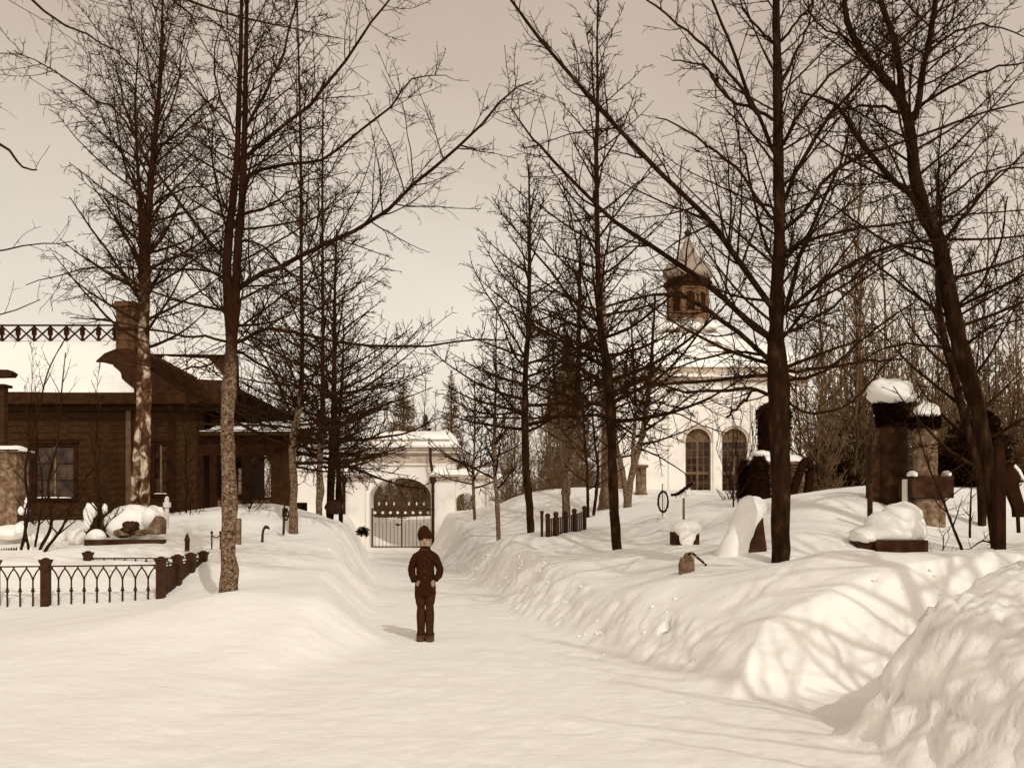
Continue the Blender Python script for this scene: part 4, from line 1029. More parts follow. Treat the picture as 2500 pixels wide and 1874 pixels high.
for c, hw, zb, zs, rs in ops:
    for sgn in (-1, 1):
        MB().box(c+sgn*(hw+.2)-.17, c+sgn*(hw+.2)+.17, CY-.06, CY-.004, zs-.06, zs+.08).build('impost', M['plaster_band'], ch)
    r_ = [(c-(hw+.1)*math.cos(math.pi*k/16), zs+(rs+.1)*math.sin(math.pi*k/16)) for k in range(17)]
    MB().tube([(x, CY-.03, z) for x, z in r_], .05, 6).build('arch_moulding', M['plaster_band'], ch)
    win = MB()
    yf = CY + .22
    # frame
    for x in (c-hw+.035, c-.0, c+hw-.035): win.box(x-.05, x+.05, yf, yf+.07, zb, zs)
    for z in (zb, zs-.06, zb+(zs-zb)*.36): win.box(c-hw, c+hw, yf-.006, yf+.078, z, z+.12)
    pr = [(c-hw*.96*math.cos(math.pi*k/14), zs+.06+(rs-.06)*.94*math.sin(math.pi*k/14)) for k in range(15)]
    win.tube([(x, yf+.03, z) for x, z in pr], .045, 6)
    for k in (3, 5, 7, 9, 11): win.bar((c, yf+.03, zs+.05), (pr[k][0], yf+.03, pr[k][1]), .03)
    wf = win.build('window', M['frame'], ch)
    for side in (-1, 1):
        xa, xb = (c-hw+.09, c-.055) if side < 0 else (c+.055, c+hw-.09)
        zz = [zb+.13 + (zb+(zs-zb)*.36 - zb-.13)*t_ for t_ in (0, .5, 1)] + [zb+(zs-zb)*.36+.13 + (zs-.07 - zb-(zs-zb)*.36-.13)*t_ for t_ in (.0, .25, .5, .75, 1)]
        rows = [(zz[0],zz[1]),(zz[1],zz[2]),(zz[3],zz[4]),(zz[4],zz[5]),(zz[5],zz[6]),(zz[6],zz[7])]
        mu = MB(); mu.box((xa+xb)/2-.012, (xa+xb)/2+.012, yf+.012, yf+.036, zz[0], zz[-1])
        for a, b in rows: mu.box(xa, xb, yf+.014, yf+.034, a-.012, a+.012)
        mu.build('glazing_bar', M['white_paint'] if False else M['frame'], wf)
        for a, b in rows:
            for xc0, xc1 in ((xa, (xa+xb)/2), ((xa+xb)/2, xb)):
                MB().box(xc0+.013, xc1-.013, yf+.02, yf+.028, a+.013, b-.013).build('pane', M['glass'], wf)
    fan = MB(); pf = [(c-hw*.93*math.cos(math.pi*k/14), zs+.06+(rs-.08)*.92*math.sin(math.pi*k/14)) for k in range(15)]
    fan.prism(pf, yf+.035, yf+.045); fan.build('fanlight', M['frame'], wf)
    MB().box(c-hw-.15, c+hw+.15, CY-.14, CY+.2, zb-.14, zb-.003).build('sill', M['plaster'], ch)
    snow_strip(c-hw-.1, c+hw+.1, CY-.13, CY+.2, zb-.003, .16, 3, 8, 3).build('sill_snow', M['snow'], ch, True)
# hipped snow roof
DX, DY = PX(1679, 60), 60.0
zr0 = cz_(895); zr1 = PZ(826, 58.6)
mb = MB(); n = 14
def roofpt(a, side, t):
    x0_, x1_, y0_, y1_ = X0-.3, X1+.3, CY-.3, CY+10.7
    cs = [(x0_,y0_),(x1_,y0_),(x1_,y1_),(x0_,y1_)]; ce = [(DX-1.5,DY-1.4),(DX+1.5,DY-1.4),(DX+1.5,DY+1.4),(DX-1.5,DY+1.4)]
    p0 = np.array(cs[side])*(1-a)+np.array(cs[(side+1)%4])*a; p1 = np.array(ce[side])*(1-a)+np.array(ce[(side+1)%4])*a
    q = p0*(1-t)+p1*t
    z = zr0 + (zr1-zr0)*t**.85 + .28*min(1, t*9)**.5 + .10*float(fbm(q[0]*.8, q[1]*.8, 77, 3))*min(1, t*5)
    return (q[0], q[1], z)
for sd in range(4):
    vs_ = [roofpt(i/n, sd, j/n) for j in range(n+1) for i in range(n+1)]
    mb.add(vs_, [(j*(n+1)+i, j*(n+1)+i+1, (j+1)*(n+1)+i+1, (j+1)*(n+1)+i) for j in range(n) for i in range(n)])
mb.build('snow_roof', M['snow'], ch, True)
# dormer
dxx = PX(1737, 57); dz0 = PZ(878, 57); dz1 = PZ(852, 57)
pr = [(dxx-.52, dz0)] + [(dxx-.52*math.cos(math.pi*k/10), dz1-.12+.42*math.sin(math.pi*k/10)) for k in range(11)] + [(dxx+.52, dz0)]
dm = MB().prism(pr, 56.4, 58.3).build('dormer', M['dome'], ch)
pr = [(dxx-.33, dz0+.05)] + [(dxx-.33*math.cos(math.pi*k/10), dz1-.14+.26*math.sin(math.pi*k/10)) for k in range(11)] + [(dxx+.33, dz0+.05)]
MB().prism(pr, 56.36, 56.395).build('dormer_vent', M['drum'], dm)
pts = [(dxx-.62, 56.5, dz1-.2)] + [(dxx-.6*math.cos(math.pi*k/12), 56.5, dz1-.1+.5*math.sin(math.pi*k/12)+(.28*max(0,1-abs(k-6)/2.2))) for k in range(13)] + [(dxx+.62, 56.5, dz1-.2)]
MB().tube(pts, .10, 8).build('dormer_snow', M['snow'], dm, True)
# octagonal base, drum, onion
RT = math.radians(22.5)
zc = lambda v: PZ(v, 60)
MB().lathe(DX, DY, [(1.55,zc(850)),(1.55,zc(806)),(1.48,zc(805)),(1.2,zc(784))], 8, RT).build('drum_base', M['dome'], ch)
mb = MB()
for k in range(8):
    a = RT + k*math.pi/4
    mb.blob((DX+1.4*math.cos(a+.39), DY+1.4*math.sin(a+.39), zc(805)), (.5,.5,.22), k, .2, 12, 8)
mb.build('drum_base_snow', M['snow'], ch, True)
MB().lathe(DX, DY, [(1.14,zc(790)),(1.16,zc(778)),(1.10,zc(776)),(1.10,zc(712)),(1.16,zc(711)),(1.18,zc(707))], 8, RT).build('drum', M['drum'], ch)
for k in range(8):
    a0 = RT + k*math.pi/4
    MB().bar((DX+1.11*math.cos(a0), DY+1.11*math.sin(a0), zc(776)), (DX+1.11*math.cos(a0), DY+1.11*math.sin(a0), zc(712)), .12).build('corner_pilaster', M['frame'], ch)
    am = a0 + math.pi/8; px_, py_ = DX+1.02*math.cos(am), DY+1.02*math.sin(am)
    tx, ty = -math.sin(am), math.cos(am)
    wv = MB()
    ww = .22; z0_, z1_ = zc(765), zc(728)
    prf = [(-ww, z0_), (ww, z0_)] + [(ww*math.cos(math.pi*j/8), z1_+ww*math.sin(math.pi*j/8)) for j in range(9)]
    vs_ = [(px_+tx*s_+math.cos(am)*o_, py_+ty*s_+math.sin(am)*o_, z_) for o_ in (-.05, .012) for s_, z_ in prf]
    m_ = len(prf)
    wv.add(vs_, [tuple(range(m_, 2*m_)), tuple(range(m_))[::-1]] + [(i, (i+1)%m_, (i+1)%m_+m_, i+m_) for i in range(m_)])
    wv.build('blind_window', M['trim'], ch)
MB().lathe(DX, DY, [(1.18,zc(707)+.003),(1.24,zc(705)),(1.24,zc(699)),(1.36,zc(697)),(1.36,zc(692)),(1.2,zc(686)),(1.1,zc(684))], 8, RT).build('drum_cornice', M['trim'], ch)
on = [(1.08,684),(1.2,681),(1.31,677),(1.345,671),(1.335,664),(1.26,656),(1.13,649),(.95,643),(.78,637),(.63,630),(.50,621),(.39,612),(.30,603),(.225,595),(.165,588),(.12,582),(.09,576)]
MB().lathe(DX, DY, [(r_, zc(v)) for r_, v in on], 24).build('onion_dome', M['dome'], ch, True)
for k in range(12):
    a = k*math.pi/6
    MB().tube([(DX+(r_+.012)*math.cos(a), DY+(r_+.012)*math.sin(a), zc(v)) for r_, v in on], .018, 4).build('dome_seam', M['plaster_band'], ch)
MB().blob((DX, DY, zc(569.5)), (.19,.19,.19), 1, 0, 16, 10).build('dome_ball', M['iron'], ch, True)
mb = MB(); mb.bar((DX,DY,zc(566)), (DX,DY,zc(512)), .05)
for v, w_ in ((530,.13),(546,.12)):
    mb.bar((DX-w_,DY,zc(v)), (DX+w_,DY,zc(v)), .05)
    for s_ in (-1, 1): mb.blob((DX+s_*w_,DY,zc(v)), (.05,.03,.06), 1, 0, 8, 6)
mb.bar((DX-.12,DY,zc(557)), (DX,DY,zc(562)), .035); mb.bar((DX+.12,DY,zc(557)), (DX,DY,zc(562)), .035)
mb.blob((DX,DY,zc(512)), (.05,.03,.07), 1, 0, 8, 6)
mb.build('dome_cross', M['iron'], ch)

# ------------------------------------------------------------------ wooden house
HY = 32.0
hx = lambda u: PX(u, HY); hz = lambda v: PZ(v, HY)
hs = thing('wooden_house', (hx(200), HY+4, G(hx(200), HY)), 'dark boarded wooden house with snowy roof, lattice ridge railing and veranda', 'house')
zt = hz(1003); zb = .8
HX0, HX1 = hx(-330), hx(495)
MB().box(HX0, HX1, HY+.03, HY+8, zb, zt).build('wall', M['trim'], hs)
wins = [(hx(85), hx(185), hz(1215), hz(1082)), (hx(375), hx(412), hz(1205), hz(1078)), (hx(-140), hx(-50), hz(1215), hz(1082))]
ph = .2; z = zb
pl_cache = {}
while z < zt - .02:
    h_ = min(ph, zt - z)
    segs = [(HX0, HX1)]
    for wa, wb, wz0, wz1 in wins:
        if z + h_ > wz0 and z < wz1:
            ns = []
            for a, b in segs:
                if wb <= a or wa >= b: ns.append((a, b)); continue
                if wa > a: ns.append((a, wa))
                if wb < b: ns.append((wb, b))
            segs = ns
    for a, b in segs:
        key = (round(b-a, 3), round(h_, 3))
        if key not in pl_cache:
            m_ = MB(); w_ = b-a
            m_.add([(0,-.005,0),(w_,-.005,0),(w_,.03,0),(0,.03,0),(0,.012,h_-.006),(w_,.012,h_-.006),(w_,.03,h_-.006),(0,.03,h_-.006)], [(0,3,2,1),(4,5,6,7),(0,1,5,4),(1,2,6,5),(2,3,7,6),(3,0,4,7)])
            me = bpy.data.meshes.new('plank'); me.from_pydata(m_.v, [], m_.f); me.materials.append(M['plank']); pl_cache[key] = me
        put('plank', pl_cache[key], hs, np.array((a, HY-.002, z)) - np.array(hs.location))
    z += ph
for wa, wb, wz0, wz1 in wins:
    w_ = MB()
    w_.box(wa-.06, wa+.05, HY-.05, HY+.028, wz0, wz1); w_.box(wb-.05, wb+.06, HY-.05, HY+.028, wz0, wz1)
    w_.box(wa+.05, wb-.05, HY-.048, HY+.028, wz1-.09, wz1+.0); w_.box(wa-.1, wb+.1, HY-.1, HY-.006, wz1+.0, wz1+.09)
    w_.box(wa-.1, wb+.1, HY-.1, HY+.026, wz0-.08, wz0-.002)
    wf = w_.build('window', M['trim'], hs)
    cxw = (wa+wb)/2
    for xa, xb in ((wa+.06, cxw-.03), (cxw+.03, wb-.06)):
        for k in range(3):
            za = wz0+.04 + (wz1-.13-wz0)*k/3; zb_ = wz0+.04+(wz1-.13-wz0)*(k+1)/3-.03
            MB().box(xa, xb, HY+.005, HY+.015, za, zb_).build('pane', M['glass'], wf)
    MB().box(cxw-.028, cxw+.028, HY-.02, HY+.027, wz0, wz1-.092).build('mullion', M['frame'], wf)
    snow_strip(wa, wb, HY-.1, HY-.01, wz0-.002, .05, 2, 8, 3).build('sill_snow', M['snow'], hs, True)
MB().box(HX1-.16, HX1+.03, HY-.04, HY+.02, zb, zt).build('corner_board', M['trim'], hs)
MB().box(hx(308), hx(320), HY-.04, HY-.006, zb, zt).build('corner_board', M['frame'], hs)
MB().box(hx(412), hx(430), HY-.04, HY-.006, zb, hz(1030)).build('pilaster', M['trim'], hs)
# cornice, fascia and eaves
MB().box(HX0-.4, hx(585), HY-.06, HY+.02, hz(1003)+.002, hz(992)).build('frieze_board', M['plank'], hs)
MB().box(HX0-.6, hx(590), HY-.55, HY+8.4, hz(991), hz(984)).build('eaves', M['trim'], hs)
MB().box(HX0-.6, hx(592), HY-.62, HY-.552, hz(990), hz(963)).build('fascia', M['roof_board'], hs)
# main roof (left) and wing roof (right)
RY = 36.5
zr = PZ(838, RY); ze = hz(966)
def slope(name, quad, mat, lift=0.0, n=24, m=12, amp=.05, seed=0, thick=0):
    q = [np.array(p_, float) for p_ in quad]; vs_ = []
    for j in range(m+1):
        for i in range(n+1):
            a, b = i/n, j/m
            p_ = (q[0]*(1-a)+q[1]*a)*(1-b) + (q[3]*(1-a)+q[2]*a)*b
            e = min(1, 14*min(a, 1-a, b*1.0+.03, (1-b)*2+.05))**.5
            vs_.append((p_[0], p_[1], p_[2] + lift*e + amp*float(fbm(p_[0]*.7, p_[1]*.7+p_[2], seed, 3))*e))
    mb = MB(); mb.add(vs_, [(j*(n+1)+i, j*(n+1)+i+1, (j+1)*(n+1)+i+1, (j+1)*(n+1)+i) for j in range(m) for i in range(n)])
    return mb.build(name, mat, hs, True)
xl, xr = HX0-.6, PX(345, HY)
slope('roof', [(xl,HY-.6,ze-.1),(hx(592),HY-.6,ze-.1),(PX(500,RY),RY,zr-.9),(xl,RY,zr-.12)], M['roof_board'], amp=0)
slope('roof', [(hx(592),RY+4.5,ze),(xl,RY+4.5,ze),(xl,RY,zr-.12),(PX(500,RY),RY,zr-.9)], M['roof_board'], amp=0)
slope('roof_snow', [(xl,HY-.62,ze-.06),(PX(345,HY),HY-.62,ze-.06),(PX(330,RY),RY-.1,zr-.06),(xl,RY-.1,zr-.06)], M['snow'], .16, seed=5)
# hip wing on the right: ridge v 873
zw = PZ(873, RY-.8); RW = RY-.8
slope('wing_roof', [(PX(300,HY),HY-.58,ze-.05),(hx(590),HY-.58,ze-.05),(PX(575,RW),RW,zw),(PX(330,RW),RW,zw)], M['roof_board'], amp=.0)
slope('wing_snow', [(PX(440,33.2),33.2,ze+(zw-ze)*.34),(PX(560,33.0),33.0,ze+(zw-ze)*.30),(PX(520,RW-.3),RW-.5,zw-.2),(PX(395,RW-.3),RW-.4,zw-.12)], M['snow'], .14, seed=15, n=16, m=10)
slope('wing_snow', [(PX(385,32.0),32.0,ze-.02),(PX(440,32.0),32.0,ze-.02),(PX(440,32.5),32.5,ze+.16),(PX(385,32.5),32.5,ze+.16)], M['snow'], .07, seed=16, n=10, m=6)
MB().bar((PX(330,RW),RW,zw+.05), (PX(580,RW),RW,zw+.02), .14).build('wing_ridge', M['trim'], hs)
MB().bar((PX(578,RW),RW,zw+.0), (hx(590),HY-.5,ze+.02), .12).build('hip_ridge', M['trim'], hs)
MB().bar((PX(330,RW),RW,zw+.12), (PX(480,HY),HY-.4,ze+.25), .22, .5).build('valley_board', M['roof_board'], hs)
# bare roof patch round the chimney, blown clear of snow
patch = [(228,905),(235,880),(255,862),(285,850),(335,852),(352,900),(345,955),(322,940),(298,925),(262,918)]
mb = MB(); pp = []
for u, v in patch:
    Yq = 32 + (963 - v) / (963 - 840) * 4.3
    pp.append((PX(u, Yq-.8), Yq-.8, PZ(v, Yq-.8)))
cc = tuple(np.mean(np.array(pp), 0))
k_ = len(pp)
mb.add([cc]+pp+[(p_[0],p_[1]+.3,p_[2]-.35) for p_ in pp], [(0, i+1, (i+1)%k_+1) for i in range(k_)] + [(i+1, i+1+k_, (i+1)%k_+1+k_, (i+1)%k_+1) for i in range(k_)])
mb.build('bare_roof_patch', M['roof_board'], hs)
# chimney
CHY = 35.2; kx = lambda u: PX(u, CHY); kz = lambda v: PZ(v, CHY)
chm = MB().box(kx(283), kx(328), CHY, CHY+.6, kz(900), kz(748)).build('chimney', M['brick'], hs)
MB().box(kx(277), kx(333), CHY-.07, CHY+.68, kz(748)+.002, kz(741)).build('chimney_cap', M['brick'], chm)
MB().box(kx(280), kx(330), CHY-.04, CHY+.64, kz(741)+.002, kz(735)).build('chimney_cap', M['brick'], chm)
MB().box(kx(280), kx(331), CHY-.04, CHY+.64, kz(806), kz(800)).build('chimney_band', M['trim'], chm)
for va, vb in ((748,774),(774,800),(806,832),(832,860)):
    MB().box(kx(284)+.02, kx(327)-.02, CHY-.02, CHY-.002, kz(vb)+.03, kz(va)-.03).build('chimney_panel', M['brick'], chm)
# ridge railing
rail = MB(); yR = RY - .15
rx = lambda u: PX(u, yR); rzz = lambda v: PZ(v, yR)
ua, ub = -330, 282
rail.box(rx(ua), rx(ub), yR-.03, yR+.03, rzz(796), rzz(792)); rail.box(rx(ua), rx(ub), yR-.05, yR+.05, rzz(841), rzz(833))
rr = rail.build('ridge_railing', M['trim'], hs)
me_post = None
u = ub - 2
posts_u = []
while u > ua: posts_u.append(u); u -= 39.3
b0 = rx(posts_u[0]); 
pm = MB().box(-.04, .04, -.025, .025, 0, rzz(796)-rzz(833)-.004); pm.box(-.075, .075, -.03, .03, .2, .42)
me_post = bpy.data.meshes.new('railing_post'); me_post.from_pydata(pm.v, [], pm.f); me_post.materials.append(M['trim'])
sp = rx(39.3) - rx(0); hh = rzz(797)-rzz(833)
xm = MB().bar((0,0,0), (sp,0,hh), .045); me_x1 = bpy.data.meshes.new('railing_brace'); me_x1.from_pydata(xm.v, [], xm.f); me_x1.materials.append(M['trim'])
xm = MB().bar((0,.047,hh), (sp,.047,0), .045); me_x2 = bpy.data.meshes.new('railing_brace'); me_x2.from_pydata(xm.v, [], xm.f); me_x2.materials.append(M['trim'])
O = np.array(hs.location)
for i, u in enumerate(posts_u):
    put('railing_post', me_post, rr, np.array((rx(u), yR, rzz(833))) - O)
    if i: 
        put('railing_brace', me_x1, rr, np.array((rx(u), yR, rzz(833))) - O); put('railing_brace', me_x2, rr, np.array((rx(u), yR, rzz(833))) - O)
# veranda
VX0, VX1 = hx(495)+.035, hx(708)
vz = hz(1250)-.6
MB().box(VX0, VX1+.2, HY-.35, HY+3, hz(1066), hz(1053)).build('veranda_roof', M['roof_board'], hs)
MB().box(VX0, VX1+.3, HY-.42, HY-.355, hz(1064), hz(1051)).build('veranda_fascia', M['plank'], hs)
snow_strip(VX0, VX1+.3, HY-.45, HY+3, hz(1053)+.003, .32, 12, 24, 8).build('veranda_snow', M['snow'], hs, True)
MB().box(VX0, VX1, HY-.1, HY+.02, hz(1112), hz(1066)-.004).build('veranda_beam', M['trim'], hs)
for a, b in ((514,532),(592,614),(663,708)):
    MB().box(hx(a), hx(b), HY-.12, HY+.06, vz, hz(1112)-.003).build('veranda_post', M['plank' if a > 640 else 'trim'], hs)
# carved brackets beside the opening
for a, s_ in ((614, 1), (663, -1)):
    MB().prism([(hx(a), hz(1113)), (hx(a)+s_*.28, hz(1113)), (hx(a)+s_*.1, hz(1122)), (hx(a), hz(1140))], HY-.04, HY).build('bracket', M['plank'], hs)
MB().box(hx(532)+.003, hx(592)-.003, HY+1.2, HY+1.26, hz(1206), hz(1112)).build('inner_wall', M['trim'], hs)
vw = MB(); vw.box(hx(572), hx(592), HY+.4, HY+.45, hz(1207), hz(1140)); vw = vw.build('veranda_window', M['frame'], hs)
for va, vb in ((1143,1170),(1175,1204)):
    MB().box(hx(575), hx(589), HY+.38, HY+.397, hz(vb), hz(va)).build('pane', M['plaster_band'], vw)  # pale material puts the window's reflection into the pane colour
MB().box(hx(532), hx(663), HY-.1, HY+.0, hz(1219), hz(1214)).build('hand_rail', M['trim'], hs)
for k in range(14):
    xa = hx(532) + (hx(663)-hx(532))*k/14; xb = hx(532) + (hx(663)-hx(532))*(k+1)/14
    bd = MB().box(xa+.006, xb-.006, HY-.06, HY-.03, vz, hz(1219)-.003).build('baluster_board', M['frame'], hs)
    c_ = (xa+xb)/2 + (xb-xa)/2
    if k % 2 == 0:
        for zq in (hz(1228), hz(1240)):
            MB().prism([(c_, zq-.06), (c_+.045, zq+.01), (c_+.02, zq+.045), (c_, zq+.02), (c_-.02, zq+.045), (c_-.045, zq+.01)], HY-.066, HY-.0605).build('heart_cutout', M['trim'], bd)
MB().box(VX0, VX1, HY+2.6, HY+2.7, vz, hz(1225)).build('veranda_back_rail', M['trim'], hs)
MB().box(VX0, VX1, HY-.3, HY+3, vz-.1, vz).build('veranda_floor', M['plank'], hs)
# neighbour building at left edge: dark pillar and roof tip
nb = thing('gable_corner', (PX(-40,24), 24, 1.2), 'dark boarded corner of an outbuilding at the left edge of the picture', 'building')
MB().box(PX(-260,24), PX(10,24), 24, 24.2, 1.0, PZ(945,24)).build('wall', M['plank'], nb)
MB().box(PX(-270,24), PX(16,24), 23.9, 24.3, PZ(945,24)+.003, PZ(938,24)).build('eaves', M['trim'], nb)
MB().prism([(PX(-270,24),PZ(895,24)),(PX(8,24),PZ(899,24)),(PX(20,24),PZ(907,24)),(PX(14,24),PZ(916,24)),(PX(-270,24),PZ(922,24))], 24.2, 24.5).build('gable_beam', M['roof_board'], nb)
MB().box(PX(-200,24), PX(-60,24), 24.25, 24.45, PZ(938,24)+.01, PZ(922,24)).build('gable_support', M['trim'], nb)

# ------------------------------------------------------------------ iron fence with pointed arches
fz = PZ(1379, 17)
fence = thing('iron_fence', (-7, 17, G(-7, 17)), 'cast iron grave fence of pointed arches half buried in snow on the left', 'fence')
FO = np.array(fence.location)
def bar_mesh():
    m_ = MB(); m_.tube([(0,0,-1.1),(0,0,-.40)], .016, 6); m_.lathe(0, 0, [(.016,-.40),(.034,-.385),(.034,-.375),(.018,-.36),(.026,-.345),(.014,-.33)], 8); m_.tube([(0,0,-.33),(0,0,-.20)], .014, 6)
    me = bpy.data.meshes.new('bar'); me.from_pydata(m_.v, [], m_.f); me.materials.append(M['iron']); return me
def arch_mesh(sp):
    m_ = MB()
    a = [(0,0,-.22),(.012,0,-.17),(.045,0,-.10),(.09*sp/.187,0,-.035),(sp/2,0,-.005)]
    m_.tube(a, .012, 5); m_.tube([(sp-p_[0], 0, p_[2]) for p_ in a], .012, 5)
    me = bpy.data.meshes.new('pointed_arch'); me.from_pydata(m_.v, [], m_.f); me.materials.append(M['iron']); return me
def post_mesh(h=1.5, w=.062):
    m_ = MB(); m_.box(-w, w, -w, w, -h, .03)
    m_.add([(-w,-w,.03),(w,-w,.03),(w,w,.03),(-w,w,.03),(-w*1.35,-w*1.35,.09),(w*1.35,-w*1.35,.09),(w*1.35,w*1.35,.09),(-w*1.35,w*1.35,.09)], [(0,1,5,4),(1,2,6,5),(2,3,7,6),(3,0,4,7)])
    m_.box(-w*1.35, w*1.35, -w*1.35, w*1.35, .0902, .108); m_.lathe(0, 0, [(w*1.15,.1082),(w*.7,.13),(.01,.137)], 8)
    me = bpy.data.meshes.new('post'); me.from_pydata(m_.v, [], m_.f); me.materials.append(M['iron']); return me
SPC = .187
BM, AM, PM = bar_mesh(), arch_mesh(SPC), post_mesh()
def fence_run(x0, y0, dx, dy, n, posts, bars=True, tilt=0.0, zoff=0.0):
    rz = math.atan2(dy, dx)
    for i in range(n):
        p_ = np.array((x0+dx*SPC*i, y0+dy*SPC*i, fz+zoff+tilt*i)) - FO
        if i in posts: put('post', PM, fence, p_)
        elif bars: put('bar', BM, fence, p_, rz)
        if i < n-1: put('pointed_arch', AM, fence, p_, rz)
    a = (x0, y0, fz+zoff+.002); b = (x0+dx*SPC*(n-1), y0+dy*SPC*(n-1), fz+zoff+tilt*(n-1)+.002)
    MB().bar(a, b, .03, .022).build('top_rail', M['iron'], fence)
xr_ = PX(393, 17)
# front run goes left from the corner post; posts at corner, u 112 and u 10 and beyond
pst = {0, 9, 13, 22}
for i in range(26):
    p_ = np.array((xr_-SPC*1.0*i*1.0604, 17.0, fz - .0022*i)) - FO
    if i in pst: put('post', PM, fence, p_)
    else: put('bar', BM, fence, p_)
    o = put('pointed_arch', AM, fence, p_ - np.array((SPC*1.0604, 0, 0))); o.scale.x = 1.0604
MB().bar((xr_, 17, fz+.002), (xr_-SPC*1.0604*26, 17, fz-.055), .03, .022).build('top_rail', M['iron'], fence)
fence_run(xr_, 17.09, 0, 1, 14, {4, 8, 12}, zoff=.0)
# plate panels close the side run low down
for k in range(3):
    y0 = 17.08 + .062 + k*.80
    MB().box(xr_-.008, xr_+.008, y0, y0+.66, -.1, fz-.03).build('side_plate', M['iron'], fence)
fence_run(xr_-SPC*11, 19.4, 1, 0, 12, {0}, zoff=-.005)
mb = MB().bar((PX(10,19.4),19.4,PZ(1368,19.4)), (PX(66,19.4),19.4,PZ(1368,19.4)), .03); mb.build('top_rail', M['iron'], fence)
MB().tube([(PX(68,19.4),19.4,PZ(1370,19.4)),(PX(84,19.4),19.4,PZ(1371,19.4))], .035, 6).build('fallen_knob', M['iron'], fence)
# picket fence at the far left
pf_ = thing('picket_fence', (PX(30,20), 20, G(PX(30,20),20)), 'low dark picket fence poking out of the snow at the left edge', 'fence')
pk = MB().prism([(-.022,-.6),(.022,-.6),(.022,.16),(0,.22),(-.022,.16)], -.012, .012)
pkm = bpy.data.meshes.new('picket'); pkm.from_pydata(pk.v, [], pk.f); pkm.materials.append(M['iron'])
pkw = bpy.data.meshes.new('picket'); pkw.from_pydata(pk.v, [], pk.f); pkw.materials.append(M['white_paint'])
for i, u in enumerate(range(-8, 78, 6)):
    put('picket', pkm if u < 46 else pkw, pf_, np.array((PX(u,20), 20, PZ(1368-.1*u,20))) - np.array(pf_.location))
MB().box(PX(-14,20), PX(50,20), 20.02, 20.05, PZ(1366,20), PZ(1362,20)).build('rail', M['iron'], pf_)
# right grave fence seen obliquely
rf = thing('grave_fence', (PX(1380,26), 26, G(PX(1380,26),26)), 'dark iron grave fence with ball topped posts sunk in the right bank', 'fence')
pa = [(1337,1262,1290,25.3),(1357,1258,1296,25.5),(1380,1256,1296,25.9),(1402,1250,1290,26.4),(1427,1243,1266,27.2)]
for (u, v, vb_, Y), (u2, v2, vb2, Y2) in zip(pa[:-1], pa[1:]):
    n_ = 5
    for k in range(n_):
        t0, t1 = k/n_, (k+1)/n_
        a = P(u+(u2-u)*t0, v+4+(v2-v)*t0, Y+(Y2-Y)*t0); b = P(u+(u2-u)*t1-.7, v+4+(v2-v)*t1, Y+(Y2-Y)*t1)
        MB().add([a, b, (b[0],b[1],b[2]-.75), (a[0],a[1],a[2]-.75), (a[0],a[1]+.03,a[2]), (b[0],b[1]+.03,b[2]), (b[0],b[1]+.03,b[2]-.75), (a[0],a[1]+.03,a[2]-.75)], [(0,1,2,3),(7,6,5,4),(0,4,5,1),(1,5,6,2),(2,6,7,3),(3,7,4,0)]).build('fence_panel', M['iron'], rf)
for u, v, vb_, Y in pa:
    a = P(u, v, Y)
    m_ = MB().tube([(a[0],a[1]-.02,a[2]-.9),(a[0],a[1]-.02,a[2])], .05, 8); m_.blob((a[0],a[1]-.02,a[2]+.03), (.065,.065,.065), 1, 0, 10, 8)
    m_.build('post', M['iron'], rf)
a = P(1323,1257,25.3)
MB().tube([(a[0],a[1],a[2]-.5),(a[0],a[1],a[2]+.0),(a[0],a[1],a[2]+.1)], [.03,.035,.05], 8).build('grave_post', M['iron'], label='small flared iron post left of the right grave fence', cat='post')

# ------------------------------------------------------------------ graves and small things, left
def stone(name, mbd, mat, label, cat, **kw): return mbd.build(name, M[mat], label=label, cat=cat, **kw)
def Pt(u, v, Y): return tuple(P(u, v, Y))
# large snow covered tomb
tb = thing('rock_tomb', (PX(330,21.2), 21.2, G(PX(330,21.2),21.2)), 'rock tomb under a big rounded snow heap behind the iron fence', 'tomb')
c = P(322,1283,21.4); MB().blob((c[0],c[1]+.2,c[2]+.02), (.55,.5,.38), 3, .10, 30, 18).build('snow_heap', M['snow'], tb, True)
c = P(372,1268,21.3); MB().blob((c[0],c[1]+.1,c[2]+.0), (.24,.3,.25), 4, .12, 20, 12).build('snow_heap', M['snow'], tb, True)
c = P(391,1258,21.2); MB().blob(c, (.09,.12,.15), 6, .12, 14, 10).build('snow_heap', M['snow'], tb, True)
MB().prism([(PX(u,20.9),PZ(v,20.9)) for u, v in ((352,1302),(395,1304),(396,1270),(384,1257),(376,1270),(366,1284))], 20.78, 21.2).build('rock', M['granite'], tb, bevel=.03)
c = P(318,1290,20.9); MB().blob(c, (.15,.16,.13), 9, .35, 14, 10, fr=2.5).build('rock', M['granite_dark'], tb)
c = P(300,1302,20.9); MB().blob(c, (.16,.14,.07), 19, .35, 14, 10, fr=2.5).build('rock', M['granite'], tb)
c = P(345,1299,20.9); MB().blob(c, (.14,.14,.06), 29, .35, 14, 10, fr=2.5).build('rock', M['granite'], tb)
stone('grave_kerb', MB().box(PX(205,20.7), PX(398,20.7), 20.7, 20.9, PZ(1332,20.7), PZ(1317,20.7)), 'granite_dark', 'long dark stone kerb in front of the rock tomb', 'kerb')
stone('snow_ball', MB().blob(Pt(187,1308,20.9), (.165,.2,.165), 11, .04, 24, 16), 'snow', 'round ball of snow on a shrub left of the rock tomb', 'snow ball', smooth=True)
stone('snow_ball', MB().blob(Pt(235,1312,20.95), (.19,.2,.16), 12, .05, 24, 16), 'snow', 'low snow cushion between the snow ball and the rock tomb', 'snow ball', smooth=True)
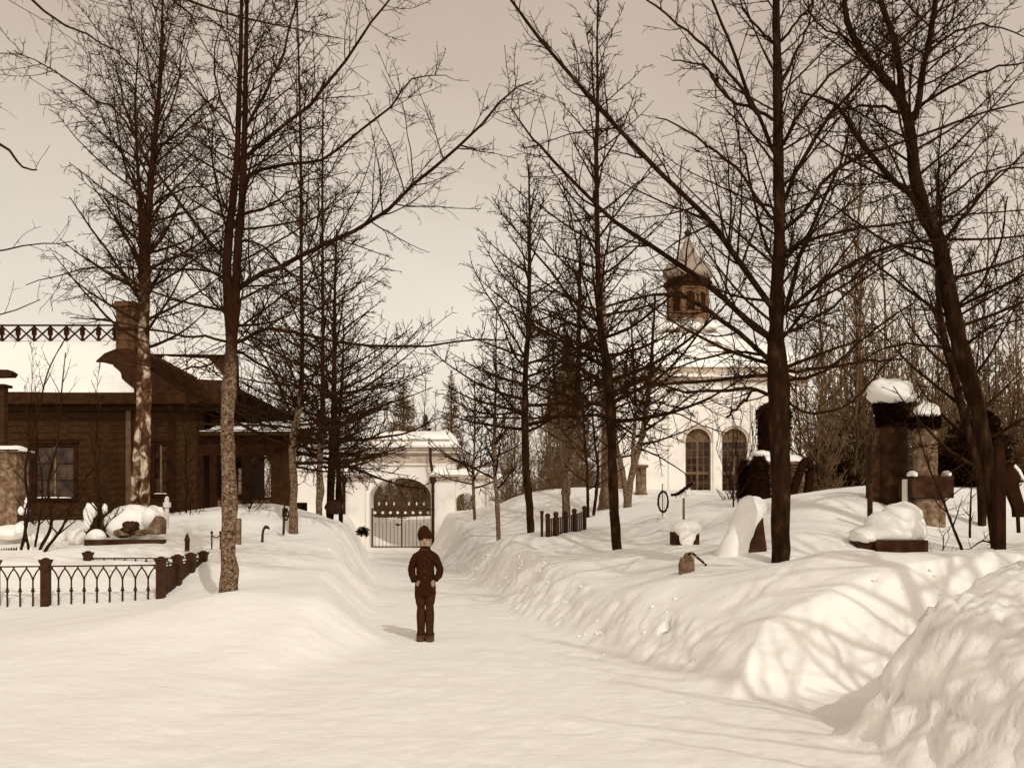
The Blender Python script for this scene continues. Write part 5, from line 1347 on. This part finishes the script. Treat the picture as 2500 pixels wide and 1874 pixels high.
sg = thing('rough_gravestone', (PX(233,22.5),22.5,1.1), 'rough gravestone plastered with wet snow behind the snow ball', 'gravestone')
MB().prism([(PX(u,22.5),PZ(v,22.5)) for u, v in ((203,1320),(260,1320),(266,1250),(252,1229),(228,1226),(210,1245),(203,1270))], 22.5, 22.75).build('stone', M['granite_dark'], sg, bevel=.03)
for u, v, a, b, s_ in ((217,1256,.11,.21,1),(228,1246,.07,.14,2),(257,1243,.05,.11,3),(212,1280,.07,.12,4)):
    MB().blob(Pt(u,v,22.44), (a,.07,b), s_, .2, 14, 10).build('snow_crust', M['snow'], sg, True)
wp = thing('white_grave_post', (PX(406,23),23,1.2), 'white painted grave post with a knob right of the rock tomb', 'post')
MB().box(PX(402,23),PX(410,23),23,23.08,PZ(1290,23),PZ(1216,23)).build('shaft', M['white_paint'], wp)
MB().box(PX(399,23),PX(413.5,23),22.96,23.12,PZ(1238,23),PZ(1226,23)).build('collar', M['white_paint'], wp, bevel=.01)
MB().lathe(PX(406,23),23.04,[(.035,PZ(1216,23)+.001),(.045,PZ(1214,23)),(.01,PZ(1211,23))],10).build('knob', M['snow'], wp, True)
lm = thing('stone_monument', (PX(20,23),23.2,1.0), 'pale stone monument with a snow topped slab at the left edge', 'monument')
MB().box(PX(-40,23),PX(40,23),23,23.6,.8,PZ(1103,23)).build('shaft', M['granite'], lm, bevel=.02)
MB().box(PX(-50,23),PX(49,23),22.92,23.7,PZ(1103,23)+.002,PZ(1097,23)).build('slab', M['granite'], lm)
snow_strip(PX(-50,23),PX(50,23),22.92,23.7,PZ(1097,23)+.002,.12,3,14,5).build('snow_cap', M['snow'], lm, True)
st = thing('statuette', (PX(57,22),22,1.0), 'small snow crusted statuette on a dark pedestal near the left edge', 'statue')
MB().box(PX(42,22),PX(70,22),22,22.25,.8,PZ(1254,22)).build('pedestal', M['granite_dark'], st, bevel=.01)
MB().lathe(PX(60,22),22.1,[(.07,PZ(1254,22)+.002),(.065,PZ(1240,22)),(.045,PZ(1226,22)),(.05,PZ(1222,22)),(.02,PZ(1219,22)),(.028,PZ(1216,22)),(.01,PZ(1213,22))],12).build('figure', M['white_paint'], st, True)
MB().blob(Pt(52,1247,21.98), (.07,.08,.09), 5, .15, 12, 8).build('snow_drape', M['snow'], st, True)
for k, (u, v, a, b) in enumerate([(60,1290,.11,.16),(25,1300,.3,.14),(88,1315,.12,.12),(112,1322,.14,.1),(140,1312,.12,.13),(150,1300,.1,.1),(15,1325,.3,.12)]):
    stone('snow_heap', MB().blob(Pt(u,v,21.4+.1*k), (a*1.3,.3,b), 40+k, .12, 20, 12), 'snow', ['snow heap under the statuette','wide snow heap below the stone monument','small snow lump among the left bare stems','snow lump beneath the window stems','snow lump left of the snow ball','topmost little snow lump left of the snow ball','low snow heap above the picket fence'][k], 'snow heap', smooth=True)
# little iron things poking out of the snow
mb = MB(); a = P(457,1318,20)
mb.lathe(a[0], a[1], [(.045,a[2]-.2),(.045,a[2]-.03),(.055,a[2]),(.04,a[2]+.05),(.03,a[2]+.09),(.008,a[2]+.125)], 10)
stone('iron_finial', mb, 'iron', 'small iron finial poking out of the snow left of the big trunk', 'finial')
mb = MB(); a = P(517,1300,20); b = P(538,1300,20)
for p_ in (a, b): mb.tube([(p_[0],p_[1],p_[2]-.3),(p_[0],p_[1],p_[2]-.02)], .014, 6); mb.lathe(p_[0], p_[1], [(.014,p_[2]-.02),(.03,p_[2]),(.022,p_[2]+.02),(.004,p_[2]+.035)], 8)
mb.tube([(a[0],a[1],a[2]-.04),((a[0]*2+b[0])/3,a[1],a[2]-.085),((a[0]+b[0]*2)/3,a[1],a[2]-.085),(b[0],b[1],b[2]-.04)], .012, 6)
stone('iron_grave_rail', mb, 'iron', 'two iron spikes joined by a sagging rail just left of the big trunk', 'grave rail')
mb = MB(); a = P(640,1310,23)
mb.tube([(a[0],a[1],a[2]-.2),(a[0]+.01,a[1],a[2]+.06),(a[0]+.03,a[1],a[2]+.16),(a[0]+.07,a[1],a[2]+.21),(a[0]+.12,a[1],a[2]+.20),(a[0]+.16,a[1],a[2]+.16)], [.03,.026,.026,.04,.035,.008], 8)
stone('crook_post', mb, 'iron', 'bent iron crook standing in the snow right of the big trunk', 'post')
mb = MB(); a = P(581,1318,21.5); mb.box(a[0]-.045, a[0]+.045, a[1], a[1]+.1, a[2]-.3, PZ(1265,21.5)); 
gp = stone('grave_slab', mb, 'granite', 'narrow pale grave slab half hidden behind the big left trunk', 'gravestone')
lp = thing('lantern_post', (PX(694,25),25,1.2), 'thin dark grave post with a wreath hung on it beside the veranda', 'post')
MB().tube([Pt(692,1305,25),Pt(695,1225,25)], [.03,.02], 6).build('pole', M['iron'], lp)
MB().box(PX(690,25),PX(700,25),24.95,25.05,PZ(1262,25),PZ(1240,25)).build('plaque', M['iron'], lp)
wr = [(PX(700,25)+.05*math.sin(t_), 24.93, PZ(1255,25)+.13*math.cos(t_)) for t_ in np.linspace(0, 6.28, 16)]
put('wreath', crown_mesh('wreath', [(p_-np.array(lp.location), r_, s_) for p_, r_, s_ in [(np.array([wr]), np.full((1,16), .02), 6)]], M['spruce']), lp)
sb = thing('sign_board', (PX(820,36.4),36.5,1.0), 'dark shield shaped board fixed to the tree by the gate', 'board')
MB().prism([(PX(u,35.75),PZ(v,35.75)) for u, v in ((800,1222),(818,1218),(832,1224),(834,1248),(822,1256),(798,1250),(792,1238))], 35.7, 35.74).build('board', M['iron'], sb)

# ------------------------------------------------------------------ graves right
# headstone with snow hood
h1 = thing('headstone', (PX(1675,19),19,G(PX(1675,19),19)), 'dark square headstone under a hanging hood of snow', 'gravestone')
MB().box(PX(1642,19),PX(1708,19),19,19.35,.8,PZ(1298,19)).build('stone', M['granite_dark'], h1, bevel=.015)
c = P(1678,1295,19.0); MB().blob((c[0],c[1]+.15,c[2]+.02), (.262,.27,.175), 21, .05, 26, 16).build('snow_hood', M['snow'], h1, True)
c = P(1678,1312,18.93); MB().blob(c, (.14,.07,.15), 22, .15, 18, 12).build('snow_hood', M['snow'], h1, True)
# leaning stone plastered with snow
h2 = thing('leaning_gravestone', (PX(1835,16),16,G(PX(1835,16),16)), 'leaning dark gravestone plastered with snow on its left side', 'gravestone')
MB().prism([(PX(u,16),PZ(v,16)) for u, v in ((1815,1375),(1872,1372),(1871,1335),(1865,1290),(1862,1262),(1845,1235),(1815,1240),(1805,1300))], 15.95, 16.35).build('stone', M['granite_dark'], h2, bevel=.03)
def snow_tube(pts, rad, seed, n=26, sy=1.0, amp=.22):
    """rough column of plastered snow along a bent axis"""
    c = catmull(np.array(pts), 30); r = np.maximum(catmull(np.stack([rad]*3, -1), 30)[:, 0], .01)
    v, q = tubes(c[None], r[None], n)
    v = v.reshape(30, n, 3); an = np.arange(n) / n * 2 * math.pi
    w = 1 + amp * fbm(np.cos(an)[None]*1.7 + np.arange(30)[:, None]*.22, np.sin(an)[None]*1.7 + seed, seed, 4)
    v = c[:, None] + (v - c[:, None]) * w[..., None] * np.array([1, sy, 1])
    m_ = MB(); m_.add(v.reshape(-1, 3), [tuple(f) for f in q] + [tuple(range(n))[::-1], tuple(29*n+k for k in range(n))])
    return m_
mb = snow_tube([P(1782,1385,15.98),P(1790,1350,15.98),P(1803,1310,15.98),P(1817,1272,15.98),P(1834,1243,15.98),P(1846,1224,16.02),P(1850,1212,16.02)], [.30,.225,.19,.185,.20,.165,.04], 4)
mb.build('snow_crust', M['snow'], h2, True)
# small stone with chain garland
h3 = thing('small_gravestone', (PX(1679,14.5),14.5,G(PX(1679,14.5),14.5)), 'small grey hexagonal gravestone with a beaded garland on its top', 'gravestone')
MB().prism([(PX(u,14.5),PZ(v,14.5)) for u, v in ((1661,1405),(1660,1380),(1665,1362),(1671,1361),(1677,1350),(1686,1350),(1695,1362),(1697,1405))], 14.5, 14.66).build('stone', M['granite'], h3, bevel=.01)
pts = [P(1678,1353,14.45), P(1690,1350,14.42), P(1702,1360,14.4), P(1713,1369,14.38), P(1723,1378,14.36)]
cc = catmull(np.array(pts), 14)
for i, p_ in enumerate(cc):
    MB().blob(tuple(p_), (.018,.018,.018), i, .1, 8, 6).build('garland_bead', M['spruce'] if i % 3 else M['granite'], h3)
# leaning wreath
def wreath(name, u, v, Y, ru, rv, label, seed, tube_r=.03):
    t_ = np.linspace(0, 2*math.pi, 24); c = P(u, v, Y)
    ring = np.stack([c[0]+ru/F*Y*np.cos(t_), np.full(24, Y), c[2]+rv/F*Y*np.sin(t_)], -1)[None]
    rng = np.random.default_rng(seed)
    b_, rb = grow(ring, np.full((1, 24), tube_r), 160, .02, (30, 100), 3, rng, rr=.3, rmin=.008, lmin=.04, lmax=.07)
    base = np.array((c[0], c[1], c[2]-rv/F*Y))
    return put(name, crown_mesh(name, [(ring-base, np.full((1,24), tube_r*.7), 6), (b_-base, rb, 3)], M['spruce']), loc=base, label=label, cat='wreath')
wreath('wreath', 1619, 1224, 26, 12, 25, 'oval evergreen wreath standing upright before the church wall', 81)
stone('wreath_stick', MB().tube([Pt(1617,1260,26.05),Pt(1617,1180,26.05)], .012, 6), 'frame', 'thin stick behind the oval wreath', 'stick')
stone('white_stake', MB().box(PX(1621,26.2),PX(1626,26.2),26.2,26.24,PZ(1260,26.2),PZ(1203,26.2)), 'white_paint', 'thin white stake just right of the oval wreath', 'stake')
gc = thing('white_grave_cross', (PX(1670,24),24,G(PX(1670,24),24)), 'white wooden grave marker with a board under a spruce garland', 'grave marker')
MB().box(PX(1667,24),PX(1672,24),24,24.04,PZ(1275,24),PZ(1215,24)).build('post', M['frame'], gc)
MB().box(PX(1660,24),PX(1682,24),23.97,24.03,PZ(1215,24)+.002,PZ(1197,24)).build('board', M['white_paint'], gc)
MB().box(PX(1674,24),PX(1684,24),23.94,23.965,PZ(1208,24),PZ(1190,24)).build('card', M['plaster'], gc)
g0 = catmull(np.array([P(1638,1208,23.9),P(1655,1205,23.9),P(1672,1192,23.9),P(1690,1180,23.9)]), 12)[None]
rng_ = np.random.default_rng(5); b_, rb = grow(g0, np.full((1,12),.04), 200, .12, (30,100), 3, rng_, rr=.3, rmin=.009, lmin=.05, lmax=.1)
put('spruce_garland', crown_mesh('spruce_garland', [(g0-g0[0,0], np.full((1,12),.035), 6), (b_-g0[0,0], rb, 3)], M['spruce']), loc=g0[0,0], label='short dark spruce garland hung over the white grave marker', cat='garland')
# column monument before the church
cm = thing('column_monument', (PX(1566,40),40,1.8), 'short brown stone column with a square cap behind the twin stem tree', 'monument')
MB().lathe(PX(1565,40), 40, [(.24,1.5),(.24,PZ(1205,40)),(.20,PZ(1200,40)),(.19,PZ(1143,40)),(.23,PZ(1141,40))], 16).build('shaft', M['granite'], cm, True)
MB().box(PX(1549,40),PX(1581,40),39.75,40.25,PZ(1141,40)+.002,PZ(1135,40)).build('cap', M['granite'], cm)
MB().blob((PX(1564,40),40,PZ(1132,40)), (.2,.2,.13), 5, .15, 14, 10).build('snow_cap', M['snow'], cm, True)
MB().bar((PX(1560,40),40,PZ(1128,40)), (PX(1560,40),40,PZ(1108,40)), .05).bar((PX(1555,40),40,PZ(1116,40)), (PX(1566,40),40,PZ(1116,40)), .05).build('cross', M['white_paint'], cm)
stone('pale_stele', MB().box(PX(1508,42),PX(1521,42),42,42.2,1.6,PZ(1112,42)), 'granite', 'narrow pale stele standing behind the straight tree', 'gravestone', bevel=.02)
# tomb with garlands and draped urn
tm = thing('garlanded_tomb', (PX(1900,26),26.3,G(PX(1900,26),26)), 'low stone tomb with moulded slab hung with spruce garlands behind the thick tree', 'tomb')
MB().box(PX(1850,26),PX(1965,26),26,27,1.2,PZ(1148,26)).build('body', M['granite'], tm, bevel=.02)
for va, vb, e in ((1148,1142,.06),(1141.6,1134,.13),(1133.6,1126,.2)):
    MB().box(PX(1850,26)-e,PX(1965,26)+e,26-e,27+e,PZ(va,26)+.002,PZ(vb,26)).build('slab', M['granite'], tm)
snow_strip(PX(1840,26),PX(1978,26),25.85,27.1,PZ(1126,26)+.002,.20,3,20,6).build('snow_cap', M['snow'], tm, True)
MB().blob((PX(1875,26),26.3,PZ(1108,26)), (.35,.35,.14), 8, .12, 16, 10).build('snow_cap', M['snow'], tm, True)
def fuzzy(name, prof, x, y, label, seed, n=16, hair=60, cat='urn', hl=.07):
    """solid lathe body bristling with spruce needles"""
    z0 = prof[0][1]
    m_ = MB().lathe(0, 0, [(r_, z_-z0) for r_, z_ in prof], n); v = np.array(m_.v)
    rng = np.random.default_rng(seed)
    pr_ = np.array(prof); t_ = rng.random(hair*40)
    L_ = np.concatenate([[0], np.cumsum(np.hypot(*np.diff(pr_, axis=0).T))]); s_ = t_*L_[-1]
    rr_ = np.interp(s_, L_, pr_[:,0]); zz_ = np.interp(s_, L_, pr_[:,1])-z0; an = rng.random(len(t_))*6.28
    a = np.stack([rr_*.9*np.cos(an), rr_*.9*np.sin(an), zz_], -1)
    d = nrm(np.stack([np.cos(an), np.sin(an), rng.normal(size=len(t_))*.5-.2], -1) + rng.normal(size=a.shape)*.3)
    pp_ = a[:, None] + d[:, None]*(rr_*.1+hl*rng.uniform(.4,1,len(t_)))[:, None, None]*np.linspace(0,1,3)[None,:,None]
    v2, q2 = tubes(pp_, np.full(pp_.shape[:2], .007), 3)
    V = np.vstack([v, v2]); nf = [np.array([f for f in m_.f if len(f)==4])]
    caps = [f for f in m_.f if len(f) != 4]
    return put(name, mesh_np(name, V, [np.vstack([nf[0], q2+len(v)])]+[np.array([c_]) for c_ in caps], M['spruce']), loc=(x, y, z0), label=label, cat=cat)
q26 = lambda v: PZ(v, 26)
fuzzy('draped_urn', [(.36,q26(1100)),(.38,q26(1090)),(.36,q26(1060)),(.38,q26(1030)),(.41,q26(1010)),(.38,q26(996)),(.25,q26(986)),(.05,q26(982))], PX(1897,26), 26.3, 'tall urn bristling with dark spruce twigs on top of the garlanded tomb', 91)
fuzzy('spruce_drape', [(.22,q26(1268)),(.24,q26(1220)),(.22,q26(1170)),(.19,q26(1135)),(.08,q26(1116))], PX(1851,25.6), 25.5, 'thick dark spruce drape hanging at the left end of the tomb', 92, cat='garland')
fuzzy('spruce_drape', [(.16,q26(1265)),(.17,q26(1220)),(.16,q26(1170)),(.14,q26(1140)),(.05,q26(1122))], PX(1828,26), 26.4, 'narrow dark spruce bush left of the tomb drape', 93, cat='shrub')
g0 = catmull(np.array([P(1925,1262,25.5),P(1935,1205,25.5),P(1950,1160,25.5),P(1963,1128,25.5),P(1975,1128,25.5),P(1978,1165,25.5),P(1968,1215,25.5)]), 16)[None]
b_, rb = grow(g0, np.full((1,16),.08), 420, .05, (30,100), 3, rng_, rr=.3, rmin=.010, lmin=.06, lmax=.12)
put('spruce_garland', crown_mesh('spruce_garland', [(g0-g0[0,0], np.full((1,16),.10), 8), (b_-g0[0,0], rb, 3)], M['spruce']), loc=g0[0,0], label='thick arched spruce garland at the right end of the tomb', cat='garland')
# tall column with spruce collar and snow cap
TY = 20.0
tx_ = lambda u: PX(u, TY); tz_ = lambda v: PZ(v, TY)
tc_ = thing('tall_column_monument', (tx_(2181),TY,G(tx_(2181),TY)), 'tall dark stone column with a spruce collar and big snow cap', 'monument')
MB().lathe(tx_(2182), TY, [(.30,1.2),(.30,tz_(1240)),(.26,tz_(1232)),(.262,tz_(1120)),(.25,tz_(1010)),(.29,tz_(1004)),(.29,tz_(990)),(.2,tz_(980))], 20).build('shaft', M['granite_dark'], tc_, True)
MB().box(tx_(2146)-.15, tx_(2146)+.02, TY-.05, TY+.3, 1.2, tz_(1085)).build('side_slab', M['granite_dark'], tc_, bevel=.015)
MB().blob((tx_(2182), TY, tz_(958)), (.43,.4,.26), 61, .27, 36, 22, fr=1.7).build('snow_cap', M['snow'], tc_, True)
fuzzy('spruce_collar', [(.24,tz_(1040)),(.25,tz_(1015)),(.28,tz_(998)),(.30,tz_(986)),(.2,tz_(978))], tx_(2176), TY-.02, 'ragged dark spruce collar round the top of the tall column', 94, cat='garland')
stone('grave_stake', MB().tube([Pt(2124,1290,17.5),Pt(2124,1180,17.5)], .045, 8), 'granite_dark', 'dark wooden stake left of the snow loaded sarcophagus', 'stake')
# pedestal with half column
py = 19.0; px2 = lambda u: PX(u, py); pz2 = lambda v: PZ(v, py)
pm_ = thing('pedestal_monument', (px2(2273),py+.3,G(px2(2273),py)), 'granite pedestal with a dark square block and round shaft topped by a snow ball', 'monument')
MB().box(px2(2238),px2(2310),py,py+.5,.9,pz2(1216)).build('pedestal', M['granite'], pm_, bevel=.015)
MB().box(px2(2223),px2(2325),py-.08,py+.6,pz2(1216)+.002,pz2(1162)).build('block', M['granite_dark'], pm_, bevel=.01)
MB().lathe(px2(2273), py+.26, [(.23,pz2(1162)+.002),(.205,pz2(1155)),(.205,pz2(1062)),(.225,pz2(1058)),(.225,pz2(1052)),(.2,pz2(1050)),(.2,pz2(1036)),(.24,pz2(1030)),(.24,pz2(1022))], 20).build('shaft', M['granite'], pm_, True)
MB().blob((px2(2275), py+.26, pz2(1004)), (.24,.23,.18), 62, .26, 26, 16, fr=1.9).build('snow_ball', M['snow'], pm_, True)
for u in (2232, 2315):
    MB().blob((px2(u), py+.1, pz2(1158)), (.06,.2,.07), u, .15, 12, 8).build('snow_cap', M['snow'], pm_, True)
fuzzy('spruce_collar', [(.2,pz2(1040)),(.225,pz2(1034)),(.235,pz2(1022)),(.2,pz2(1016))], px2(2270), py+.25, 'dark spruce collar under the snow ball of the pedestal monument', 95, cat='garland')
stone('white_board', MB().box(px2(2217),px2(2221),py+.1,py+.3,pz2(1250),pz2(1169)), 'white_paint', 'thin white upright board left of the granite pedestal', 'board')
# sarcophagus with huge snow load
sy = 16.0
sc_ = thing('sarcophagus', (PX(2186,sy),sy+.3,G(PX(2186,sy),sy)), 'low dark stone sarcophagus carrying a tall rough block of snow', 'tomb')
MB().box(PX(2140,sy),PX(2268,sy),sy,sy+.7,.8,PZ(1318,sy)).build('stone', M['granite_dark'], sc_, bevel=.02)
MB().box(PX(2098,sy),PX(2136,sy)+.02,sy+.1,sy+.6,.8,PZ(1322,sy)).build('end_block', M['granite_dark'], sc_, bevel=.02)
mb = MB()
for k, (u, v, a, b) in enumerate([(2195,1287,.46,.27),(2180,1300,.46,.20),(2212,1262,.30,.22),(2234,1296,.23,.21),(2148,1304,.36,.13),(2120,1312,.18,.10)]):
    c = P(u, v, sy+.1); mb.blob((c[0], c[1]+.22, c[2]), (a, .34, b), 70+k, .10, 26, 16, fr=2.2)
mb.build('snow_load', M['snow'], sc_, True)
# dark post and slanting snow topped marker at right edge
stone('dark_grave_post', MB().prism([(PX(2434,14.5),1.0),(PX(2457,14.5),1.0),(PX(2456,14.5),PZ(1120,14.5)),(PX(2448,14.5),PZ(1085,14.5)),(PX(2441,14.5),PZ(1068,14.5)),(PX(2434,14.5),PZ(1095,14.5))], 14.5, 14.62), 'trim', 'tall dark wooden grave post with pointed top near the right edge', 'post')
sl = thing('slanting_marker', (PX(2485,15.5),15.5,1.4), 'dark slanting grave marker with a strip of snow at the right edge', 'grave marker')
MB().prism([(PX(u,15.5),PZ(v,15.5)) for u, v in ((2458,1190),(2452,1150),(2470,1130),(2484,1142),(2494,1160),(2488,1185),(2500,1225),(2510,1262),(2480,1262),(2478,1240))], 15.5, 15.62).build('board', M['trim'], sl)
MB().tube([Pt(2487,1300,15.55),Pt(2485,1262,15.55)], .03, 6).build('leg', M['trim'], sl)
MB().tube([Pt(2476,1136,15.52),Pt(2488,1150,15.52),Pt(2496,1166,15.52),Pt(2512,1172,15.52)], .03, 8).build('snow_strip', M['snow'], sl, True)

# ------------------------------------------------------------------ the boy
def skin_mesh(name, verts, edges, radii, levels=2, root=0):
    me = bpy.data.meshes.new(name); me.from_pydata(verts, edges, []); me.update()
    o = bpy.data.objects.new(name, me); scene.collection.objects.link(o)
    m1 = o.modifiers.new('skin', 'SKIN'); m1.use_smooth_shade = True
    for i, r_ in enumerate(radii):
        sv = me.skin_vertices[0].data[i]; sv.radius = r_ if hasattr(r_, '__len__') else (r_, r_); sv.use_root = (i == root)
    m2 = o.modifiers.new('sub', 'SUBSURF'); m2.levels = levels; m2.render_levels = levels
    bpy.context.view_layer.update()
    dg = bpy.context.evaluated_depsgraph_get()
    out = bpy.data.meshes.new_from_object(o.evaluated_get(dg))
    bpy.data.objects.remove(o); bpy.data.meshes.remove(me)
    out.name = name
    out.polygons.foreach_set('use_smooth', [True]*len(out.polygons))
    return out
bx, by = PX(1038, 14.7), 14.7
bz = G(bx, by) - .01
boy = thing('person', (bx, by, bz), 'boy in dark knitted cap and buttoned jacket walking with hands in his pockets', 'person')
def bpart(name, me, mat, parent=boy, loc=(0,0,0)):
    me.materials.clear(); me.materials.append(M[mat]); return put(name, me, parent, loc)
# body: one continuous figure, head to feet and fingers (mostly hidden by the clothes)
V_ = [(0,.01,.80),(0,.01,.95),(0,.01,1.10),(0,.015,1.19),(0,.01,1.255),(0,-.008,1.335),(0,0,1.40),(0,.005,1.475),
      (-.125,.01,1.155),(-.195,.03,.99),(-.15,-.03,.86),(.125,.01,1.155),(.195,.03,.99),(.15,-.03,.86),
      (-.062,.01,.76),(-.06,-.005,.49),(-.052,.02,.10),(-.05,-.05,.05),(.062,.01,.76),(.06,-.01,.49),(.052,.02,.10),(.056,-.05,.05)]
E_ = [(0,1),(1,2),(2,3),(3,4),(4,5),(5,6),(6,7),(7-7,14),(14,15),(15,16),(16,17),(0,18),(18,19),(19,20),(20,21),(3,8),(8,9),(9,10),(3,11),(11,12),(12,13)]
R_ = [(.10,.07),(.105,.075),(.11,.075),(.075,.06),(.052,.05),(.070,.078),(.082,.09),(.055,.065),
      .035,.020,.016,.035,.020,.016,.06,.035,.018,.016,.06,.035,.018,.016]
body = bpart('body', skin_mesh('body', V_, E_, R_), 'skin')
# face
MB().blob((bx, by-.083, bz+1.345), (.012,.018,.02), 1, 0, 10, 8).build('nose', M['skin'], boy, True)
for s_ in (-1, 1):
    MB().blob((bx+s_*.027, by-.074, bz+1.362), (.014,.008,.008), 1, 0, 10, 6).build('eye', M['hair'], boy, True)
    MB().bar((bx+s_*.014, by-.079, bz+1.382), (bx+s_*.042, by-.070, bz+1.380), .008, .006).build('eyebrow', M['hair'], boy)
    MB().blob((bx+s_*.072, by+.0, bz+1.355), (.012,.02,.03), 1, 0, 10, 8).build('ear', M['skin'], boy, True)
    # sides of hair under the cap
    MB().blob((bx+s_*.062, by-.015, bz+1.39), (.014,.045,.035), 2, .1, 10, 8).build('hair', M['hair'], boy, True)
MB().blob((bx, by-.072, bz+1.315), (.022,.008,.005), 1, 0, 10, 6).build('mouth', M['leather'], boy, True)
# jacket with sleeves: one garment
def cloth_tube(m_, pts, rad, n=16, k=22, seed=1, amp=.06, sy=1.0):
    """limb of cloth: smooth tube with soft creases"""
    c = catmull(np.array(pts), k); r = catmull(np.stack([rad]*3, -1), k)[:, 0]
    v, q = tubes(c[None], r[None], n); v = v.reshape(k, n, 3)
    an = np.arange(n) / n * 2 * math.pi
    w = 1 + amp * fbm(np.cos(an)[None]*1.2 + np.arange(k)[:, None]*.9, np.sin(an)[None]*1.2 + seed, seed, 3)
    v = c[:, None] + (v - c[:, None]) * w[..., None] * np.array([1, sy, 1])
    m_.add(v.reshape(-1, 3), [tuple(f) for f in q] + [tuple(range(n))[::-1], tuple((k-1)*n+i for i in range(n))])
jm = MB()
cloth_tube(jm, [(bx,by+.01,bz+z_) for z_ in (.615,.66,.78,.90,1.0,1.10,1.165,1.205,1.235,1.262)], [.140,.143,.136,.122,.120,.134,.130,.104,.076,.060], 24, 40, 3, .07, .70)
for s_ in (-1, 1):
    cloth_tube(jm, [(bx+s_*.070,by+.01,bz+1.175),(bx+s_*.122,by+.012,bz+1.135),(bx+s_*.160,by+.02,bz+1.06),(bx+s_*(.182 if s_<0 else .194),by+.035,bz+.975),(bx+s_*(.172 if s_<0 else .186),by+.0,bz+.90),(bx+s_*.140,by-.062,bz+(.815 if s_<0 else .835))], [.044,.053,.052,.049,.047,.041], 16, 26, 5+s_, .16)
jk = jm.build('jacket', M['cloth'], boy, True)
MB().lathe(bx, by+.004, [(.070,bz+1.235),(.066,bz+1.262),(.060,bz+1.288),(.052,bz+1.290)], 16, sy=1.05).build('collar', M['cloth'], jk, True)
for z_, y_ in ((1.13,-.094),(1.04,-.093),(.95,-.087),(.86,-.092)):
    MB().blob((bx+.0, by+y_, bz+z_), (.011,.006,.011), 1, 0, 10, 6).build('button', M['leather'], jk, True)
for s_ in (-1, 1):   # pocket flaps and the wrists that show above the pockets
    MB().bar((bx+s_*.085, by-.098, bz+.825), (bx+s_*.145, by-.055, bz+.83), .012, .03).build('pocket', M['cloth_b'], jk)
MB().bar((bx+.02, by-.090, bz+1.16), (bx+.02, by-.089, bz+.70), .006, .006).build('placket', M['cloth_b'], jk)
# hands with fingers tucked into the pockets
def hand(s_):
    w = (s_*(.108 if s_ < 0 else .128), -.046 if s_ < 0 else -.064, .822)
    V = [w, (s_*(.098 if s_ < 0 else .116),-.05 if s_ < 0 else -.066,.806)]; E = [(0,1)]; R = [(.019,.014),(.026,.015)]
    for k, (ox, oy, ln) in enumerate(((.020,-.002,.046),(.008,-.008,.052),(-.005,-.008,.048),(-.017,-.003,.038))):
        i = len(V)
        V += [(w[0]-s_*.018+s_*ox, -.058+oy, .784), (w[0]-s_*.026+s_*ox, -.054+oy, .784-ln*.5), (w[0]-s_*.030+s_*ox, -.044+oy, .784-ln)]
        E += [(1,i),(i,i+1),(i+1,i+2)]; R += [.009,.008,.006]
    i = len(V); V += [(w[0]-s_*.032,-.090,.812),(w[0]-s_*.044,-.094,.794)]; E += [(0,i),(i,i+1)]; R += [.010,.008]
    return skin_mesh('hand', V, E, R, 1)
bpart('hand', hand(1), 'skin', boy); bpart('hand', hand(-1), 'skin', boy)
# breeches, leggings, boots
bm_ = MB()
for s_, o_ in ((-1, 0), (1, .004)):
    cloth_tube(bm_, [(bx+s_*.060,by+.012,bz+.78),(bx+s_*.062,by+.01,bz+.68),(bx+s_*.064,by,bz+.58),(bx+s_*.058,by-.01,bz+.51),(bx+s_*.055,by-.006,bz+.462)], [.078,.078,.071,.062,.047], 18, 22, 8+s_, .12)
bm_.build('breeches', M['cloth_b'], boy, True)
for s_, dx, dy in ((-1, 0, .004), (1, .006, -.006)):
    MB().lathe(bx+s_*.055+dx, by+dy, [(.050,bz+.49),(.056,bz+.47),(.053,bz+.45),(.058,bz+.42),(.062,bz+.36),(.060,bz+.30),(.056,bz+.24),(.053,bz+.18),(.052,bz+.14),(.058,bz+.115),(.060,bz+.06)], 14, sy=1.08).build('legging', M['cloth_b'], boy, True)
    V = [(s_*.052+dx,.025+dy,.10),(s_*.052+dx,.03+dy,.045),(s_*.054+dx*1.5,-.04+dy,.045),(s_*.056+dx*2,-.11+dy,.035),(s_*.057+dx*2,-.155+dy,.028)]
    bt = bpart('boot', skin_mesh('boot', V, [(0,1),(1,2),(2,3),(3,4)], [(.065,.065),(.062,.06),(.062,.055),(.060,.045),(.038,.03)], 2, 1), 'leather')
    MB().lathe(bx+s_*.055+dx, by+dy+.01, [(.047,bz+.085),(.053,bz+.092),(.053,bz+.115),(.047,bz+.122)], 14, sy=1.1).build('boot_cuff', M['cloth'], bt, True)
# cap
cm_ = MB()
cloth_tube(cm_, [(bx-.004*i_,by+.004,bz+z_) for i_, z_ in enumerate((1.378,1.386,1.415,1.448,1.480,1.512,1.538,1.552))], [.070,.086,.096,.093,.082,.066,.046,.014], 22, 28, 12, .07, 1.02)
cp = cm_.build('cap', M['cloth'], boy, True)
cb = MB(); cloth_tube(cb, [(bx,by+.004,bz+z_) for z_ in (1.380,1.388,1.405,1.428,1.436)], [.080,.094,.101,.098,.088], 22, 14, 14, .10, 1.02)
cb.build('cap_band', M['cloth'], cp, True)
